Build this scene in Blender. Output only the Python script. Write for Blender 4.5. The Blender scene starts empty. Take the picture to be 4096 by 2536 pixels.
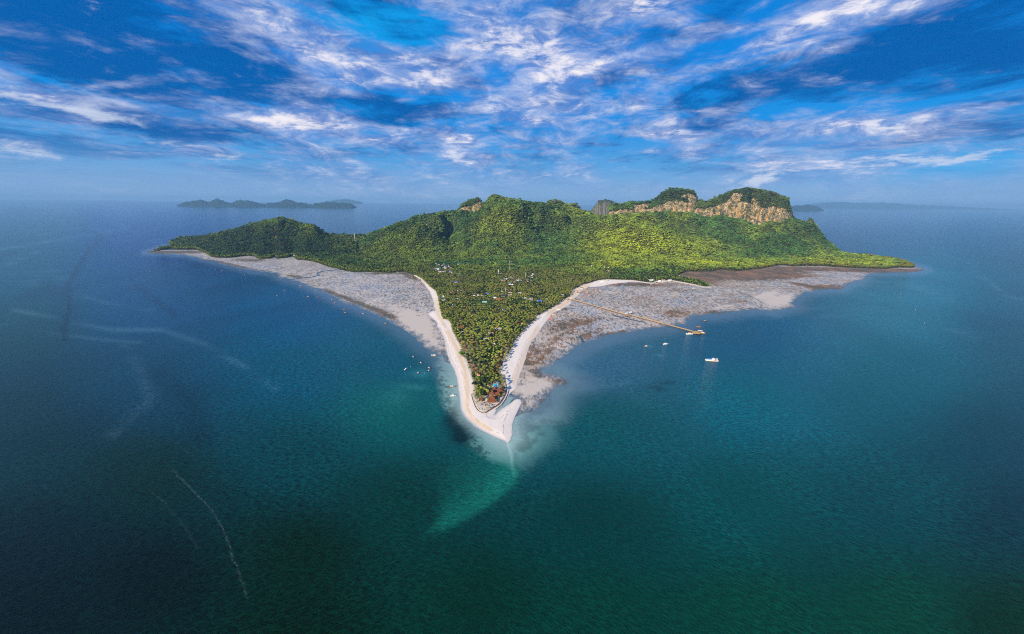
import bpy, math, random
import numpy as np
from mathutils import Matrix, Vector

random.seed(7)
RNG = np.random.default_rng(7)
scene = bpy.context.scene
COL = scene.collection

# ------------------------------------------------------------------ camera
F, CX, CY, HC = 1450.0, 2048.0, 1268.0, 480.0      # focal length in photo pixels, centre, height in metres
PITCH = math.atan((CY - 806.0) / F)
ROLL = math.radians(0.56)
cam = bpy.data.cameras.new('camera')
cam.sensor_fit = 'HORIZONTAL'
cam.sensor_width = 36.0
cam.lens = 36.0 * F / 4096.0
cam.clip_start, cam.clip_end = 5.0, 400000.0
camo = bpy.data.objects.new('camera', cam)
COL.objects.link(camo)
camo.matrix_world = Matrix.Translation((0, 0, HC)) @ Matrix.Rotation(math.pi / 2 - PITCH, 4, 'X') @ Matrix.Rotation(ROLL, 4, 'Z')
scene.camera = camo

SUN_AZ, SUN_EL = math.radians(42.0), math.radians(24.0)    # azimuth left of straight behind the camera
SUN_VEC = Vector((-math.sin(SUN_AZ) * math.cos(SUN_EL), -math.cos(SUN_AZ) * math.cos(SUN_EL), math.sin(SUN_EL)))
sl = bpy.data.lights.new('sun', 'SUN')
sl.energy = 5.0
sl.angle = math.radians(0.5)
sl.color = (1.0, 0.84, 0.61)
so = bpy.data.objects.new('sun', sl)
COL.objects.link(so)
so.rotation_euler = (-SUN_VEC).to_track_quat('-Z', 'Y').to_euler()

scene.view_settings.view_transform = 'Standard'
scene.view_settings.look = 'None'
EXPO = 0.55
scene.view_settings.exposure = EXPO
scene.view_settings.gamma = 1.0
scene.view_settings.use_curve_mapping = False
scene.render.engine = 'CYCLES'
cy = scene.cycles
cy.max_bounces = 5
cy.diffuse_bounces = 2
cy.glossy_bounces = 2
cy.transmission_bounces = 2
cy.transparent_max_bounces = 6
cy.volume_bounces = 0
cy.use_denoising = False
cy.sample_clamp_indirect = 1.5
cy.sample_clamp_direct = 6.0
scene.cycles.filter_width = 1.05

# ------------------------------------------------------------------ photo <-> world
cp_, sp_ = math.cos(PITCH), math.sin(PITCH)
cr_, sr_ = math.cos(ROLL), math.sin(ROLL)


def ray(x, y):
    xs = (np.asarray(x, float) - CX) / F
    ys = (CY - np.asarray(y, float)) / F
    xu = xs * cr_ - ys * sr_
    yu = xs * sr_ + ys * cr_
    return xu, cp_ + yu * sp_, -sp_ + yu * cp_


def ground(x, y, z=0.0):
    dx, dy, dz = ray(x, y)
    t = (z - HC) / np.minimum(dz, -1e-4)
    return dx * t, dy * t


def at_depth(x, y, Y):
    dx, dy, dz = ray(x, y)
    t = Y / dy
    return dx * t, HC + dz * t


def project(X, Y, Z=0.0):
    z = Z - HC
    f = Y * cp_ - z * sp_
    f = np.maximum(f, 1.0)
    xu = X / f
    yu = (Y * sp_ + z * cp_) / f
    xs = xu * cr_ + yu * sr_
    ys = -xu * sr_ + yu * cr_
    return CX + xs * F, CY - ys * F


# ------------------------------------------------------------------ numpy helpers
def _hash(ix, iy, seed):
    h = (ix.astype(np.int64) * 374761393 + iy.astype(np.int64) * 668265263 + seed * 974711) & 0xFFFFFFFF
    h = ((h ^ (h >> 13)) * 1274126177) & 0xFFFFFFFF
    h = h ^ (h >> 16)
    return (h & 0xFFFF) / 65535.0


def vnoise(x, y, seed=0):
    ix = np.floor(x); iy = np.floor(y)
    fx = x - ix; fy = y - iy
    fx = fx * fx * (3 - 2 * fx); fy = fy * fy * (3 - 2 * fy)
    a = _hash(ix, iy, seed); b = _hash(ix + 1, iy, seed)
    c = _hash(ix, iy + 1, seed); d = _hash(ix + 1, iy + 1, seed)
    return (a * (1 - fx) + b * fx) * (1 - fy) + (c * (1 - fx) + d * fx) * fy


def fbm(x, y, octs=4, seed=0):
    s = 0.0; a = 0.5; n = 0.0
    for k in range(octs):
        s = s + a * vnoise(x * 2 ** k + 17.3 * k, y * 2 ** k + 5.1 * k, seed + k)
        n += a; a *= 0.5
    return s / n


def sstep(a, b, x):
    t = np.clip((x - a) / (b - a), 0, 1)
    return t * t * (3 - 2 * t)


def poly_sdf(px, py, poly):
    """signed distance (positive inside) of points to a closed polygon, y counted as written"""
    P = np.asarray(poly, float)
    Q = np.roll(P, -1, axis=0)
    out = np.empty(len(px)); CH = 40000
    for i in range(0, len(px), CH):
        x = px[i:i + CH, None]; y = py[i:i + CH, None]
        ax, ay, bx, by = P[:, 0], P[:, 1], Q[:, 0], Q[:, 1]
        dx, dy = bx - ax, by - ay
        t = np.clip(((x - ax) * dx + (y - ay) * dy) / (dx * dx + dy * dy + 1e-9), 0, 1)
        d2 = (x - ax - t * dx) ** 2 + (y - ay - t * dy) ** 2
        d = np.sqrt(d2.min(axis=1))
        cond = (ay > y) != (by > y)
        xi = ax + (y - ay) / np.where(np.abs(dy) < 1e-9, 1e-9, dy) * dx
        ins = (np.sum(cond & (x < xi), axis=1) % 2) == 1
        out[i:i + CH] = np.where(ins, d, -d)
    return out


def line_dist(px, py, pts):
    """distance to an open line and the position 0..1 along it"""
    P = np.asarray(pts, float)
    A, B = P[:-1], P[1:]
    out = np.empty(len(px)); CH = 40000
    for i in range(0, len(px), CH):
        x = px[i:i + CH, None]; y = py[i:i + CH, None]
        dx, dy = B[:, 0] - A[:, 0], B[:, 1] - A[:, 1]
        t = np.clip(((x - A[:, 0]) * dx + (y - A[:, 1]) * dy) / (dx * dx + dy * dy + 1e-9), 0, 1)
        out[i:i + CH] = np.sqrt(((x - A[:, 0] - t * dx) ** 2 + (y - A[:, 1] - t * dy) ** 2).min(axis=1))
    return out


def blobs(px, py, lst):
    """sum of soft ellipses: (cx, cy, rx, ry, angle in degrees, weight)"""
    s = np.zeros(len(px))
    for cx, cyy, rx, ry, an, w in lst:
        a = math.radians(an)
        dx, dy = px - cx, py - cyy
        u = (dx * math.cos(a) - dy * math.sin(a)) / rx
        v = (dx * math.sin(a) + dy * math.cos(a)) / ry
        s += w * np.exp(-(u * u + v * v))
    return s


# ------------------------------------------------------------------ outlines traced on the photo (photo pixels)
LAND_FRONT = [(600, 1008), (655, 999), (678, 992), (706, 998), (783, 998), (822, 1011), (846, 1027), (873, 1031), (923, 1031), (978, 1024),
 (1017, 1025), (1036, 1036), (1083, 1034), (1095, 1026), (1106, 1034), (1149, 1031), (1172, 1024), (1188, 1038), (1234, 1042),
 (1270, 1050), (1312, 1066), (1347, 1073), (1386, 1083), (1421, 1089), (1461, 1088), (1498, 1089), (1564, 1091), (1605, 1087),
 (1629, 1089), (1654, 1099), (1687, 1118), (1703, 1134), (1723, 1153), (1741, 1167), (1750, 1193), (1755, 1226), (1761, 1254),
 (1768, 1280), (1788, 1282), (1802, 1299), (1804, 1325), (1814, 1339), (1822, 1359), (1833, 1380), (1842, 1396), (1834, 1419),
 (1849, 1431), (1863, 1450), (1873, 1480), (1884, 1512), (1891, 1542), (1893, 1572), (1887, 1577), (1893, 1607), (1905, 1632),
 (1917, 1645), (1931, 1651), (1940, 1650), (1965, 1634), (1993, 1616), (2007, 1598), (2021, 1572), (2026, 1554), (2023, 1537),
 (2020, 1512), (2014, 1500), (2003, 1493), (2009, 1484), (2009, 1463), (2030, 1450), (2035, 1426), (2053, 1396), (2060, 1375),
 (2076, 1350), (2099, 1325), (2122, 1299), (2134, 1289), (2147, 1286), (2149, 1266), (2169, 1258), (2182, 1249), (2213, 1231),
 (2237, 1220), (2249, 1207), (2263, 1198), (2283, 1188), (2289, 1175), (2297, 1158), (2319, 1149), (2335, 1140), (2352, 1137),
 (2395, 1123), (2429, 1120), (2530, 1123), (2581, 1131), (2610, 1134), (2627, 1126), (2687, 1123), (2730, 1131), (2773, 1139),
 (2813, 1149), (2845, 1149), (2833, 1137), (2802, 1123), (2759, 1114), (2716, 1110), (2719, 1097), (2745, 1086), (2853, 1085),
 (2882, 1077), (2939, 1085), (3037, 1075), (3119, 1060), (3180, 1064), (3229, 1063), (3299, 1064), (3360, 1069), (3459, 1073),
 (3540, 1076), (3590, 1070), (3655, 1070), (3660, 1065)]
LAND_BACK = [(3622, 1048), (3573, 1036), (3491, 1026), (3406, 1019), (3364, 1012), (3330, 985), (3290, 960), (3200, 935), (3100, 915), (2800, 905),
 (2400, 900), (2100, 895), (1800, 900), (1600, 915), (1480, 936), (1400, 938), (1330, 938), (1250, 930), (1100, 930), (900, 940),
 (756, 953), (721, 956), (695, 966), (674, 972), (700, 984), (655, 992)]
LAND = LAND_FRONT + LAND_BACK
BEACH = [(1600, 1082), (1611, 1086), (1637, 1091), (1651, 1096), (1664, 1105), (1686, 1119), (1685, 1127), (1697, 1138), (1704, 1147), (1713, 1161),
 (1719, 1168), (1723, 1180), (1729, 1191), (1735, 1211), (1736, 1226), (1742, 1242), (1723, 1246), (1711, 1255), (1720, 1266),
 (1738, 1280), (1750, 1293), (1747, 1303), (1758, 1318), (1768, 1339), (1773, 1350), (1779, 1368), (1784, 1397), (1792, 1425),
 (1803, 1456), (1817, 1480), (1827, 1512), (1833, 1558), (1840, 1605), (1842, 1637), (1852, 1660), (1872, 1684), (1899, 1707),
 (1939, 1730), (1978, 1750), (2011, 1763), (2031, 1774), (2043, 1760), (2051, 1737), (2050, 1697), (2064, 1658), (2087, 1611),
 (2081, 1598), (2064, 1596), (2044, 1611), (2025, 1625), (1998, 1641), (1978, 1661), (1985, 1644), (2011, 1621), (2031, 1591),
 (2041, 1572), (2064, 1555), (2071, 1525), (2087, 1479), (2097, 1453), (2114, 1396), (2126, 1367), (2143, 1348), (2160, 1321),
 (2182, 1290), (2213, 1252), (2240, 1240), (2265, 1226), (2286, 1214), (2284, 1202), (2298, 1193), (2312, 1182), (2324, 1166),
 (2335, 1158), (2350, 1150), (2360, 1149), (2400, 1146), (2444, 1137), (2530, 1127), (2573, 1131), (2570, 1118), (2430, 1112), (2300, 1128),
 (2200, 1180), (2000, 1250), (1930, 1300), (1850, 1250), (1780, 1180), (1720, 1110), (1640, 1080)]
FLAT_L = [(583, 1011), (659, 1016), (740, 1020), (822, 1040), (877, 1053), (939, 1070), (978, 1077), (1056, 1087), (1110, 1097), (1122, 1112),
 (1157, 1120), (1192, 1128), (1253, 1151), (1316, 1178), (1357, 1203), (1427, 1227), (1497, 1255), (1552, 1283), (1600, 1308),
 (1635, 1335), (1674, 1357), (1700, 1385), (1745, 1408), (1788, 1447), (1820, 1470), (1880, 1400), (1800, 1200), (1720, 1110), (1640, 1070),
 (1500, 1060), (1300, 1035), (1150, 1000), (850, 985), (655, 985), (600, 1004)]
FLAT_R = [(1985, 1662), (2020, 1645), (2055, 1668), (2092, 1655), (2130, 1645), (2165, 1626), (2180, 1600), (2195, 1576), (2215, 1556), (2284, 1531), (2260, 1511), (2185, 1496),
 (2160, 1486), (2195, 1470), (2243, 1438), (2286, 1401), (2329, 1378), (2360, 1369), (2400, 1349), (2449, 1341), (2486, 1332),
 (2530, 1325), (2580, 1318), (2640, 1312), (2700, 1302), (2742, 1298), (2755, 1280), (2765, 1266), (2845, 1258), (2921, 1251), (2985, 1240), (3040, 1238),
 (3094, 1242), (3178, 1229), (3171, 1204), (3219, 1171), (3300, 1158), (3365, 1155), (3400, 1133), (3442, 1121), (3485, 1094), (3557, 1091),
 (3632, 1091), (3688, 1084), (3702, 1079), (3672, 1068), (3600, 1050), (3300, 1040), (3000, 1040), (2600, 1080), (2300, 1100),
 (2150, 1200), (2040, 1350), (2000, 1500), (2010, 1600), (2050, 1590)]
# shoal water beyond the flats and beaches (pale), and the green plume off the sand spit
SHOAL_L = [(1690, 1370), (1720, 1392), (1744, 1440), (1750, 1496), (1764, 1546), (1772, 1596), (1796, 1645), (1823, 1685), (1868, 1712), (1878, 1744),
 (1870, 1775), (1920, 1815), (1990, 1850), (2048, 1870), (2110, 1850), (2165, 1805), (2200, 1755), (2222, 1700), (2235, 1645), (2260, 1600),
 (2300, 1560), (2290, 1500), (2200, 1450), (2000, 1500), (1900, 1500), (1800, 1400)]


# ------------------------------------------------------------------ object helpers
def tag(o, label=None, cat=None, group=None, kind=None):
    if label: o['label'] = label
    if cat: o['category'] = cat
    if group: o['group'] = group
    if kind: o['kind'] = kind
    return o


def mesh_np(name, verts, faces, smooth=False):
    """verts (n,3); faces: list of arrays (m,k)"""
    me = bpy.data.meshes.new(name)
    verts = np.asarray(verts, np.float32)
    if not isinstance(faces, list): faces = [faces]
    loops = np.concatenate([np.asarray(f, np.int32).ravel() for f in faces if len(f)])
    sizes = np.concatenate([np.full(len(f), np.asarray(f).shape[1], np.int32) for f in faces if len(f)])
    me.vertices.add(len(verts)); me.vertices.foreach_set('co', verts.ravel())
    me.loops.add(len(loops)); me.loops.foreach_set('vertex_index', loops)
    me.polygons.add(len(sizes))
    starts = np.concatenate([[0], np.cumsum(sizes)[:-1]]).astype(np.int32)
    me.polygons.foreach_set('loop_start', starts)
    me.polygons.foreach_set('loop_total', sizes)
    if smooth: me.polygons.foreach_set('use_smooth', np.ones(len(sizes), bool))
    me.update(calc_edges=True)
    me.validate()
    return me


def add_attr(me, name, data, typ='FLOAT'):
    a = me.attributes.new(name, typ, 'POINT')
    data = np.asarray(data, np.float32)
    if typ == 'FLOAT': a.data.foreach_set('value', data.ravel())
    elif typ == 'FLOAT_VECTOR': a.data.foreach_set('vector', data.ravel())
    elif typ == 'FLOAT_COLOR':
        if data.shape[1] == 3: data = np.concatenate([data, np.ones((len(data), 1), np.float32)], 1)
        a.data.foreach_set('color', data.ravel())


def link(name, me, mat=None, parent=None, loc=(0, 0, 0), rz=0.0):
    o = bpy.data.objects.new(name, me)
    COL.objects.link(o)
    if mat is not None and me is not None and len(me.materials) == 0: me.materials.append(mat)
    o.location = loc; o.rotation_euler = (0, 0, rz)
    if parent is not None: o.parent = parent
    return o


def copy_tree(o, parent=None):
    c = o.copy(); COL.objects.link(c); c.parent = parent
    for ch in o.children: copy_tree(ch, c)
    return c


class MB:
    """collects simple solids into one mesh"""
    def __init__(s): s.v = []; s.f = []
    def add(s, vs, fs):
        n = len(s.v); s.v += [tuple(v) for v in vs]; s.f += [tuple(i + n for i in f) for f in fs]
    def box(s, x0, x1, y0, y1, z0, z1):
        s.add([(x0, y0, z0), (x1, y0, z0), (x1, y1, z0), (x0, y1, z0), (x0, y0, z1), (x1, y0, z1), (x1, y1, z1), (x0, y1, z1)],
              [(0, 3, 2, 1), (4, 5, 6, 7), (0, 1, 5, 4), (1, 2, 6, 5), (2, 3, 7, 6), (3, 0, 4, 7)])
    def bar(s, a, b, w, h=None):
        h = h or w
        a = Vector(a); b = Vector(b); d = (b - a).normalized()
        up = Vector((0, 0, 1)) if abs(d.z) < 0.95 else Vector((0, 1, 0))
        r = d.cross(up).normalized() * (w / 2); u = r.cross(d).normalized() * (h / 2)
        vs = [p + i * r + j * u for p in (a, b) for i, j in ((-1, -1), (1, -1), (1, 1), (-1, 1))]
        s.add(vs, [(0, 1, 2, 3), (7, 6, 5, 4), (0, 4, 5, 1), (1, 5, 6, 2), (2, 6, 7, 3), (3, 7, 4, 0)])
    def tube(s, pts, rads, n=8, cap=True):
        rings = []
        base = len(s.v); pts = [Vector(p) for p in pts]
        for i, p in enumerate(pts):
            d = (pts[min(i + 1, len(pts) - 1)] - pts[max(i - 1, 0)]).normalized()
            up = Vector((0, 0, 1)) if abs(d.z) < 0.9 else Vector((1, 0, 0))
            r = d.cross(up).normalized(); u = r.cross(d)
            for k in range(n):
                t = 2 * math.pi * k / n
                s.v.append(tuple(p + (r * math.cos(t) + u * math.sin(t)) * rads[i]))
        for i in range(len(pts) - 1):
            for k in range(n):
                a = base + i * n + k; b = base + i * n + (k + 1) % n
                s.f.append((a, b, b + n, a + n))
        if cap:
            s.f.append(tuple(base + k for k in range(n))[::-1]); s.f.append(tuple(base + (len(pts) - 1) * n + k for k in range(n)))
    def mesh(s, name, smooth=False):
        me = bpy.data.meshes.new(name); me.from_pydata(s.v, [], s.f); me.update()
        if smooth:
            for p in me.polygons: p.use_smooth = True
        return me


# ------------------------------------------------------------------ material helpers
class NT:
    def __init__(s, tree): s.t = tree; s.n = tree.nodes; s.l = tree.links
    def node(s, typ, **kw):
        n = s.n.new(typ)
        for k, v in kw.items():
            if k == 'ins':
                for i, val in v.items():
                    if hasattr(val, 'links') or isinstance(val, bpy.types.NodeSocket): s.l.new(val, n.inputs[i])
                    else: n.inputs[i].default_value = val
            else: setattr(n, k, v)
        return n
    def math(s, op, a, b=None, c=None, clamp=False):
        n = s.n.new('ShaderNodeMath'); n.operation = op; n.use_clamp = clamp
        for i, v in enumerate((a, b, c)):
            if v is None: continue
            if isinstance(v, bpy.types.NodeSocket): s.l.new(v, n.inputs[i])
            else: n.inputs[i].default_value = v
        return n.outputs[0]
    def mix(s, fac, a, b, mode='MIX'):
        n = s.n.new('ShaderNodeMix'); n.data_type = 'RGBA'; n.blend_type = mode
        for i, v in ((0, fac), (6, a), (7, b)):
            if isinstance(v, bpy.types.NodeSocket): s.l.new(v, n.inputs[i])
            else: n.inputs[i].default_value = v if i == 0 else (tuple(v) + (1,) if len(v) == 3 else v)
        return n.outputs[2]
    def ss(s, a, b, x, lo=0.0, hi=1.0):
        n = s.n.new('ShaderNodeMapRange'); n.interpolation_type = 'SMOOTHSTEP'
        s.l.new(x, n.inputs[0])
        n.inputs[1].default_value = a; n.inputs[2].default_value = b
        n.inputs[3].default_value = lo; n.inputs[4].default_value = hi
        return n.outputs[0]
    def attr(s, name, kind='GEOMETRY'):
        n = s.n.new('ShaderNodeAttribute'); n.attribute_name = name; n.attribute_type = kind
        return n
    def noise(s, vec, scale, detail=4.0, rough=0.5, dist=0.0, col=False):
        n = s.n.new('ShaderNodeTexNoise'); n.inputs['Scale'].default_value = scale
        n.inputs['Detail'].default_value = detail; n.inputs['Roughness'].default_value = rough
        n.inputs['Distortion'].default_value = dist
        if vec is not None: s.l.new(vec, n.inputs['Vector'])
        return n.outputs['Color' if col else 0]
    def mapping(s, vec, scale=(1, 1, 1), rot=(0, 0, 0), loc=(0, 0, 0), typ='POINT'):
        n = s.n.new('ShaderNodeMapping'); n.vector_type = typ
        s.l.new(vec, n.inputs[0])
        n.inputs[1].default_value = loc; n.inputs[2].default_value = rot; n.inputs[3].default_value = scale
        return n.outputs[0]


def material(name):
    m = bpy.data.materials.new(name); m.use_nodes = True
    nt = NT(m.node_tree); b = m.node_tree.nodes['Principled BSDF']
    return m, nt, b


def simple_mat(name, col, rough=0.7, var=0.25, scale=0.6, spec=0.4, metal=0.0):
    m, nt, b = material(name)
    co = nt.node('ShaderNodeTexCoord').outputs['Object']
    n = nt.noise(co, scale, 5, 0.6)
    a = tuple(c * (1 - var) for c in col); c2 = tuple(min(1, c * (1 + var)) for c in col)
    nt.l.new(nt.mix(nt.ss(0.3, 0.7, n), a, c2), b.inputs['Base Color'])
    b.inputs['Roughness'].default_value = rough
    b.inputs['Specular IOR Level'].default_value = spec
    b.inputs['Metallic'].default_value = metal
    return m


def srgb(r, g, b):
    f = lambda c: (c / 255 / 12.92) if c <= 10.3 else ((c / 255 + 0.055) / 1.055) ** 2.4
    return (f(r), f(g), f(b))


# ------------------------------------------------------------------ world: sky with cloud layers
world = bpy.data.worlds.new('World'); scene.world = world; world.use_nodes = True
wt = NT(world.node_tree); wt.n.clear()
wout = wt.node('ShaderNodeOutputWorld'); bg = wt.node('ShaderNodeBackground')
SKYK = 0.1
SKX = SKYK * 2 ** EXPO
bg.inputs[1].default_value = SKYK
wt.l.new(bg.outputs[0], wout.inputs[0])
d = wt.node('ShaderNodeTexCoord').outputs['Generated']
sep = wt.node('ShaderNodeSeparateXYZ', ins={0: d})
dx, dy, dz = sep.outputs
az = wt.math('ARCTAN2', dx, dy)
hyp = wt.math('SQRT', wt.math('ADD', wt.math('MULTIPLY', dx, dx), wt.math('MULTIPLY', dy, dy)))
el = wt.math('DIVIDE', dz, wt.math('MAXIMUM', hyp, 0.02))
ae = wt.node('ShaderNodeCombineXYZ', ins={0: az, 1: el}).outputs[0]
# wobble the placement map so that no cloud keeps an elliptical rim
wob = wt.noise(wt.mapping(ae, (1, 2.6, 1)), 7.0, 5, 0.6, col=True)
wobv = wt.node('ShaderNodeVectorMath', operation='SUBTRACT', ins={0: wob, 1: (0.5, 0.5, 0.5)}).outputs[0]
wobs = wt.node('ShaderNodeVectorMath', operation='MULTIPLY', ins={0: wobv, 1: (0.20, 0.08, 0.0)}).outputs[0]
aew = wt.node('ShaderNodeVectorMath', operation='ADD', ins={0: ae, 1: wobs}).outputs[0]


def sky_ae(x, y):
    rx, ry, rz = ray(x, y)
    return math.atan2(rx, ry), rz / math.hypot(rx, ry)


def sky_field(lst):
    tot = None
    for cx, cyy, rx, ry, an, w in lst:
        a0, e0 = sky_ae(cx, cyy)
        ra = abs(sky_ae(cx + rx, cyy)[0] - sky_ae(cx - rx, cyy)[0]) / 2; re_ = abs(sky_ae(cx, cyy + ry)[1] - sky_ae(cx, cyy - ry)[1]) / 2
        m = wt.mapping(aew, (ra * 1.3, re_ * 1.3, 1.0), (0, 0, math.radians(an)), (a0, e0, 0), 'TEXTURE')
        g = wt.node('ShaderNodeTexGradient', gradient_type='QUADRATIC_SPHERE', ins={0: m}).outputs['Fac']
        tot = wt.math('MULTIPLY_ADD', g, w, tot if tot is not None else 0.0)
    return tot


WHITE = [(60, 370, 420, 120, -4, .75), (500, 395, 260, 60, -3, .35), (380, 445, 560, 50, -2, .45), (715, 255, 300, 70, -14, .45),
 (1090, 470, 600, 70, -2, .85), (1385, 270, 280, 90, -6, .6), (1680, 280, 230, 100, -4, .7), (1570, 190, 220, 70, -5, .6),
 (1890, 85, 290, 210, 0, .75), (1260, 580, 240, 100, 0, .35), (1805, 620, 130, 90, 30, .6), (1880, 545, 60, 110, -15, .5), (1635, 505, 300, 45, 0, .45),
 (2215, 170, 400, 300, 0, .65), (2550, 25, 300, 130, 10, .65), (2150, 250, 260, 110, -8, .5), (2285, 290, 180, 80, -5, .5),
 (2400, 430, 330, 100, 4, .75), (2590, 205, 240, 70, 12, .45), (3180, 120, 420, 110, 16, .75), (3390, 60, 360, 90, 16, .6), (3640, 15, 260, 60, 12, .6),
 (3050, 20, 300, 80, 14, .5), (3600, 485, 460, 55, 5, .65), (2770, 530, 220, 40, 2, .5), (2650, 470, 110, 35, 5, .6),
 (4020, 395, 220, 35, 8, .5), (3475, 637, 900, 55, 4, .5), (3950, 610, 650, 90, 5, .6), (170, 625, 460, 60, -3, .42),
 (3050, 730, 170, 52, 7, .95), (1080, 640, 500, 40, -2, .25), (2180, 560, 500, 60, 2, .25), (2190, 712, 230, 45, 3, .3), (1280, 40, 300, 40, -10, .3), (3600, 250, 900, 230, 8, -.75), (2900, 330, 500, 110, 5, -.25), (1500, 80, 380, 90, -5, -.45)]
DARK = [(250, 150, 900, 360, -14, 1.25), (420, 280, 750, 130, -12, .6), (970, 215, 420, 130, -14, .9), (590, 490, 800, 75, -3, 1.0),
 (1050, 350, 380, 110, -4, .65), (1550, 415, 380, 85, -5, 1.0), (1800, 270, 220, 75, 0, .55), (1690, 150, 200, 70, 5, .4), (300, 580, 700, 60, -3, .55),
 (1470, 610, 300, 60, 2, .45), (1930, 345, 180, 70, 0, .5), (2850, 85, 420, 170, 14, .65), (2400, 325, 260, 70, 5, .5),
 (2850, 360, 560, 70, 4, .45), (3470, 210, 950, 190, 8, .6), (3980, 280, 600, 260, 6, .6), (3390, 300, 360, 90, 4, .35), (3770, 665, 240, 26, 2, .6),
 (3300, 400, 700, 120, 3, .3)]
wf = sky_field(WHITE); df = sky_field(DARK)
# cloud-deck coordinates: layers seen in perspective, streets running away from the camera
cz = wt.math('ADD', wt.math('MAXIMUM', dz, 0.0), 0.055)
cx_ = wt.math('DIVIDE', dx, cz); cy_ = wt.math('DIVIDE', dy, cz)
deck = wt.node('ShaderNodeCombineXYZ', ins={0: cx_, 1: cy_}).outputs[0]
n_puff = wt.noise(wt.mapping(deck, (1.0, 1.0, 1)), 2.0, 10, 0.64, 0.5)
n_big = wt.noise(wt.mapping(deck, (1.0, 0.32, 1), (0, 0, 0.1)), 0.62, 6, 0.55, 0.4)
n_strk = wt.noise(wt.mapping(deck, (2.2, 0.55, 1), (0, 0, -0.12)), 1.5, 9, 0.66, 0.8)
n_fine = wt.noise(wt.mapping(ae, (1, 2.6, 1)), 11.0, 10, 0.70, 0.6)
n_band = wt.noise(wt.mapping(ae, (1, 5.5, 1), (0, 0, 0.03)), 3.6, 8, 0.64, 0.7)
n_soft = wt.noise(wt.mapping(ae, (1, 2.4, 1), (0, 0, 0.06), (3, 1, 0)), 3.2, 5, 0.55, 0.8)
n_pop = wt.noise(wt.mapping(ae, (1, 3.0, 1), (0, 0, 0.05)), 15.0, 9, 0.66, 0.9)


NOISES = [n_puff, n_big, n_strk, n_fine, n_band, n_soft, n_pop]


def lin(terms, c):
    t = None
    for s_, k in terms: t = wt.math('MULTIPLY_ADD', s_, k, t if t is not None else c - sum(k2 * 0.5 for s2, k2 in terms if s2 in NOISES))
    return t


veil = wt.ss(0.16, 0.95, lin([(wf, 0.85), (df, -0.35), (n_puff, 1.5), (n_soft, 2.0), (n_band, 1.3), (n_fine, 0.8)], 0.50))
bright = wt.ss(0.50, 1.05, lin([(wf, 0.72), (df, -0.30), (n_puff, 1.6), (n_soft, 1.6), (n_fine, 1.2), (n_pop, 0.9), (n_band, 1.0)], 0.22))
dark = wt.ss(0.18, 0.85, lin([(df, 0.75), (wf, -0.25), (n_strk, 1.0), (n_band, 2.4), (n_big, 0.8), (n_soft, -0.8), (n_fine, 0.5)], 0.36))
lowf = wt.ss(0.01, 0.13, el)            # towards the horizon everything goes into pale haze
ramp = wt.node('ShaderNodeValToRGB', ins={0: wt.math('MULTIPLY', wt.math('MAXIMUM', el, 0.0), 2.0)})
cr = ramp.color_ramp
stops = [(0.0, (134, 172, 214)), (0.07, (126, 170, 218)), (0.17, (86, 162, 224)), (0.34, (8, 144, 228)), (0.6, (0, 136, 228)), (1.0, (0, 116, 204))]
while len(cr.elements) < len(stops): cr.elements.new(0.5)
for e_, (p, c) in zip(cr.elements, stops): e_.position = p; e_.color = srgb(*c) + (1,)
sky = wt.node('ShaderNodeTexSky', sky_type='NISHITA', sun_disc=False)
sky.sun_elevation = SUN_EL
sky.sun_rotation = math.radians(180) + SUN_AZ
sky.altitude = 500.0; sky.air_density = 1.0; sky.dust_density = 0.6; sky.ozone_density = 2.0
nish = wt.mix(1.0, sky.outputs[0], (0.55, 0.85, 1.25), 'MULTIPLY')
grad = wt.mix(1.0, ramp.outputs[0], (1 / SKX,) * 3, 'MULTIPLY')
base = wt.mix(0.97, nish, grad)
teal = sky_field([(1500, 90, 620, 200, -5, 1.0), (3900, 620, 900, 120, 4, .9)])
base = wt.mix(wt.math('MULTIPLY', teal, 0.8, clamp=True), base, tuple(c / SKX for c in srgb(20, 172, 244)))


def kc(r, g, b): return tuple(c / SKX for c in srgb(r, g, b))


c1 = wt.mix(wt.math('MULTIPLY', dark, wt.math('MULTIPLY', lowf, 0.9)), base, kc(0, 90, 168))
veilc = wt.mix(wt.ss(0.35, 0.65, n_fine), kc(92, 132, 204), kc(190, 202, 236))
c2 = wt.mix(wt.math('MULTIPLY', veil, wt.math('MULTIPLY_ADD', lowf, 0.55, 0.22)), c1, veilc)
c3 = wt.mix(wt.math('MULTIPLY', bright, wt.math('MULTIPLY_ADD', lowf, 0.80, 0.16)), c2, kc(250, 244, 250))
LOWC = [(3050, 730, 130, 42, 7, 1.3), (3750, 630, 420, 30, 4, .9), (3950, 600, 400, 40, 5, .8), (3350, 668, 300, 16, 2, .5), (170, 625, 420, 45, -3, .75), (350, 450, 600, 45, -2, .9), (900, 640, 500, 22, -2, .55),
 (1250, 585, 90, 55, 0, .8), (1800, 620, 80, 60, 30, .7), (2200, 712, 160, 20, 3, .7), (700, 560, 450, 26, -2, .5), (2740, 528, 150, 16, 3, .8), (2400, 440, 200, 40, 4, .7), (3600, 485, 260, 22, 5, .8), (60, 380, 260, 70, -6, .7)]
lowc = wt.ss(0.25, 0.95, lin([(sky_field(LOWC), 1.0), (n_fine, 2.2), (n_band, 1.2)], 0.0))
c3 = wt.mix(wt.math('MULTIPLY', lowc, 0.72), c3, kc(206, 218, 240))
wt.l.new(c3, bg.inputs[0])
world.cycles.sampling_method = 'MANUAL'
world.cycles.sample_map_resolution = 512

# ------------------------------------------------------------------ relief of the island
DS = 0.632


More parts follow.
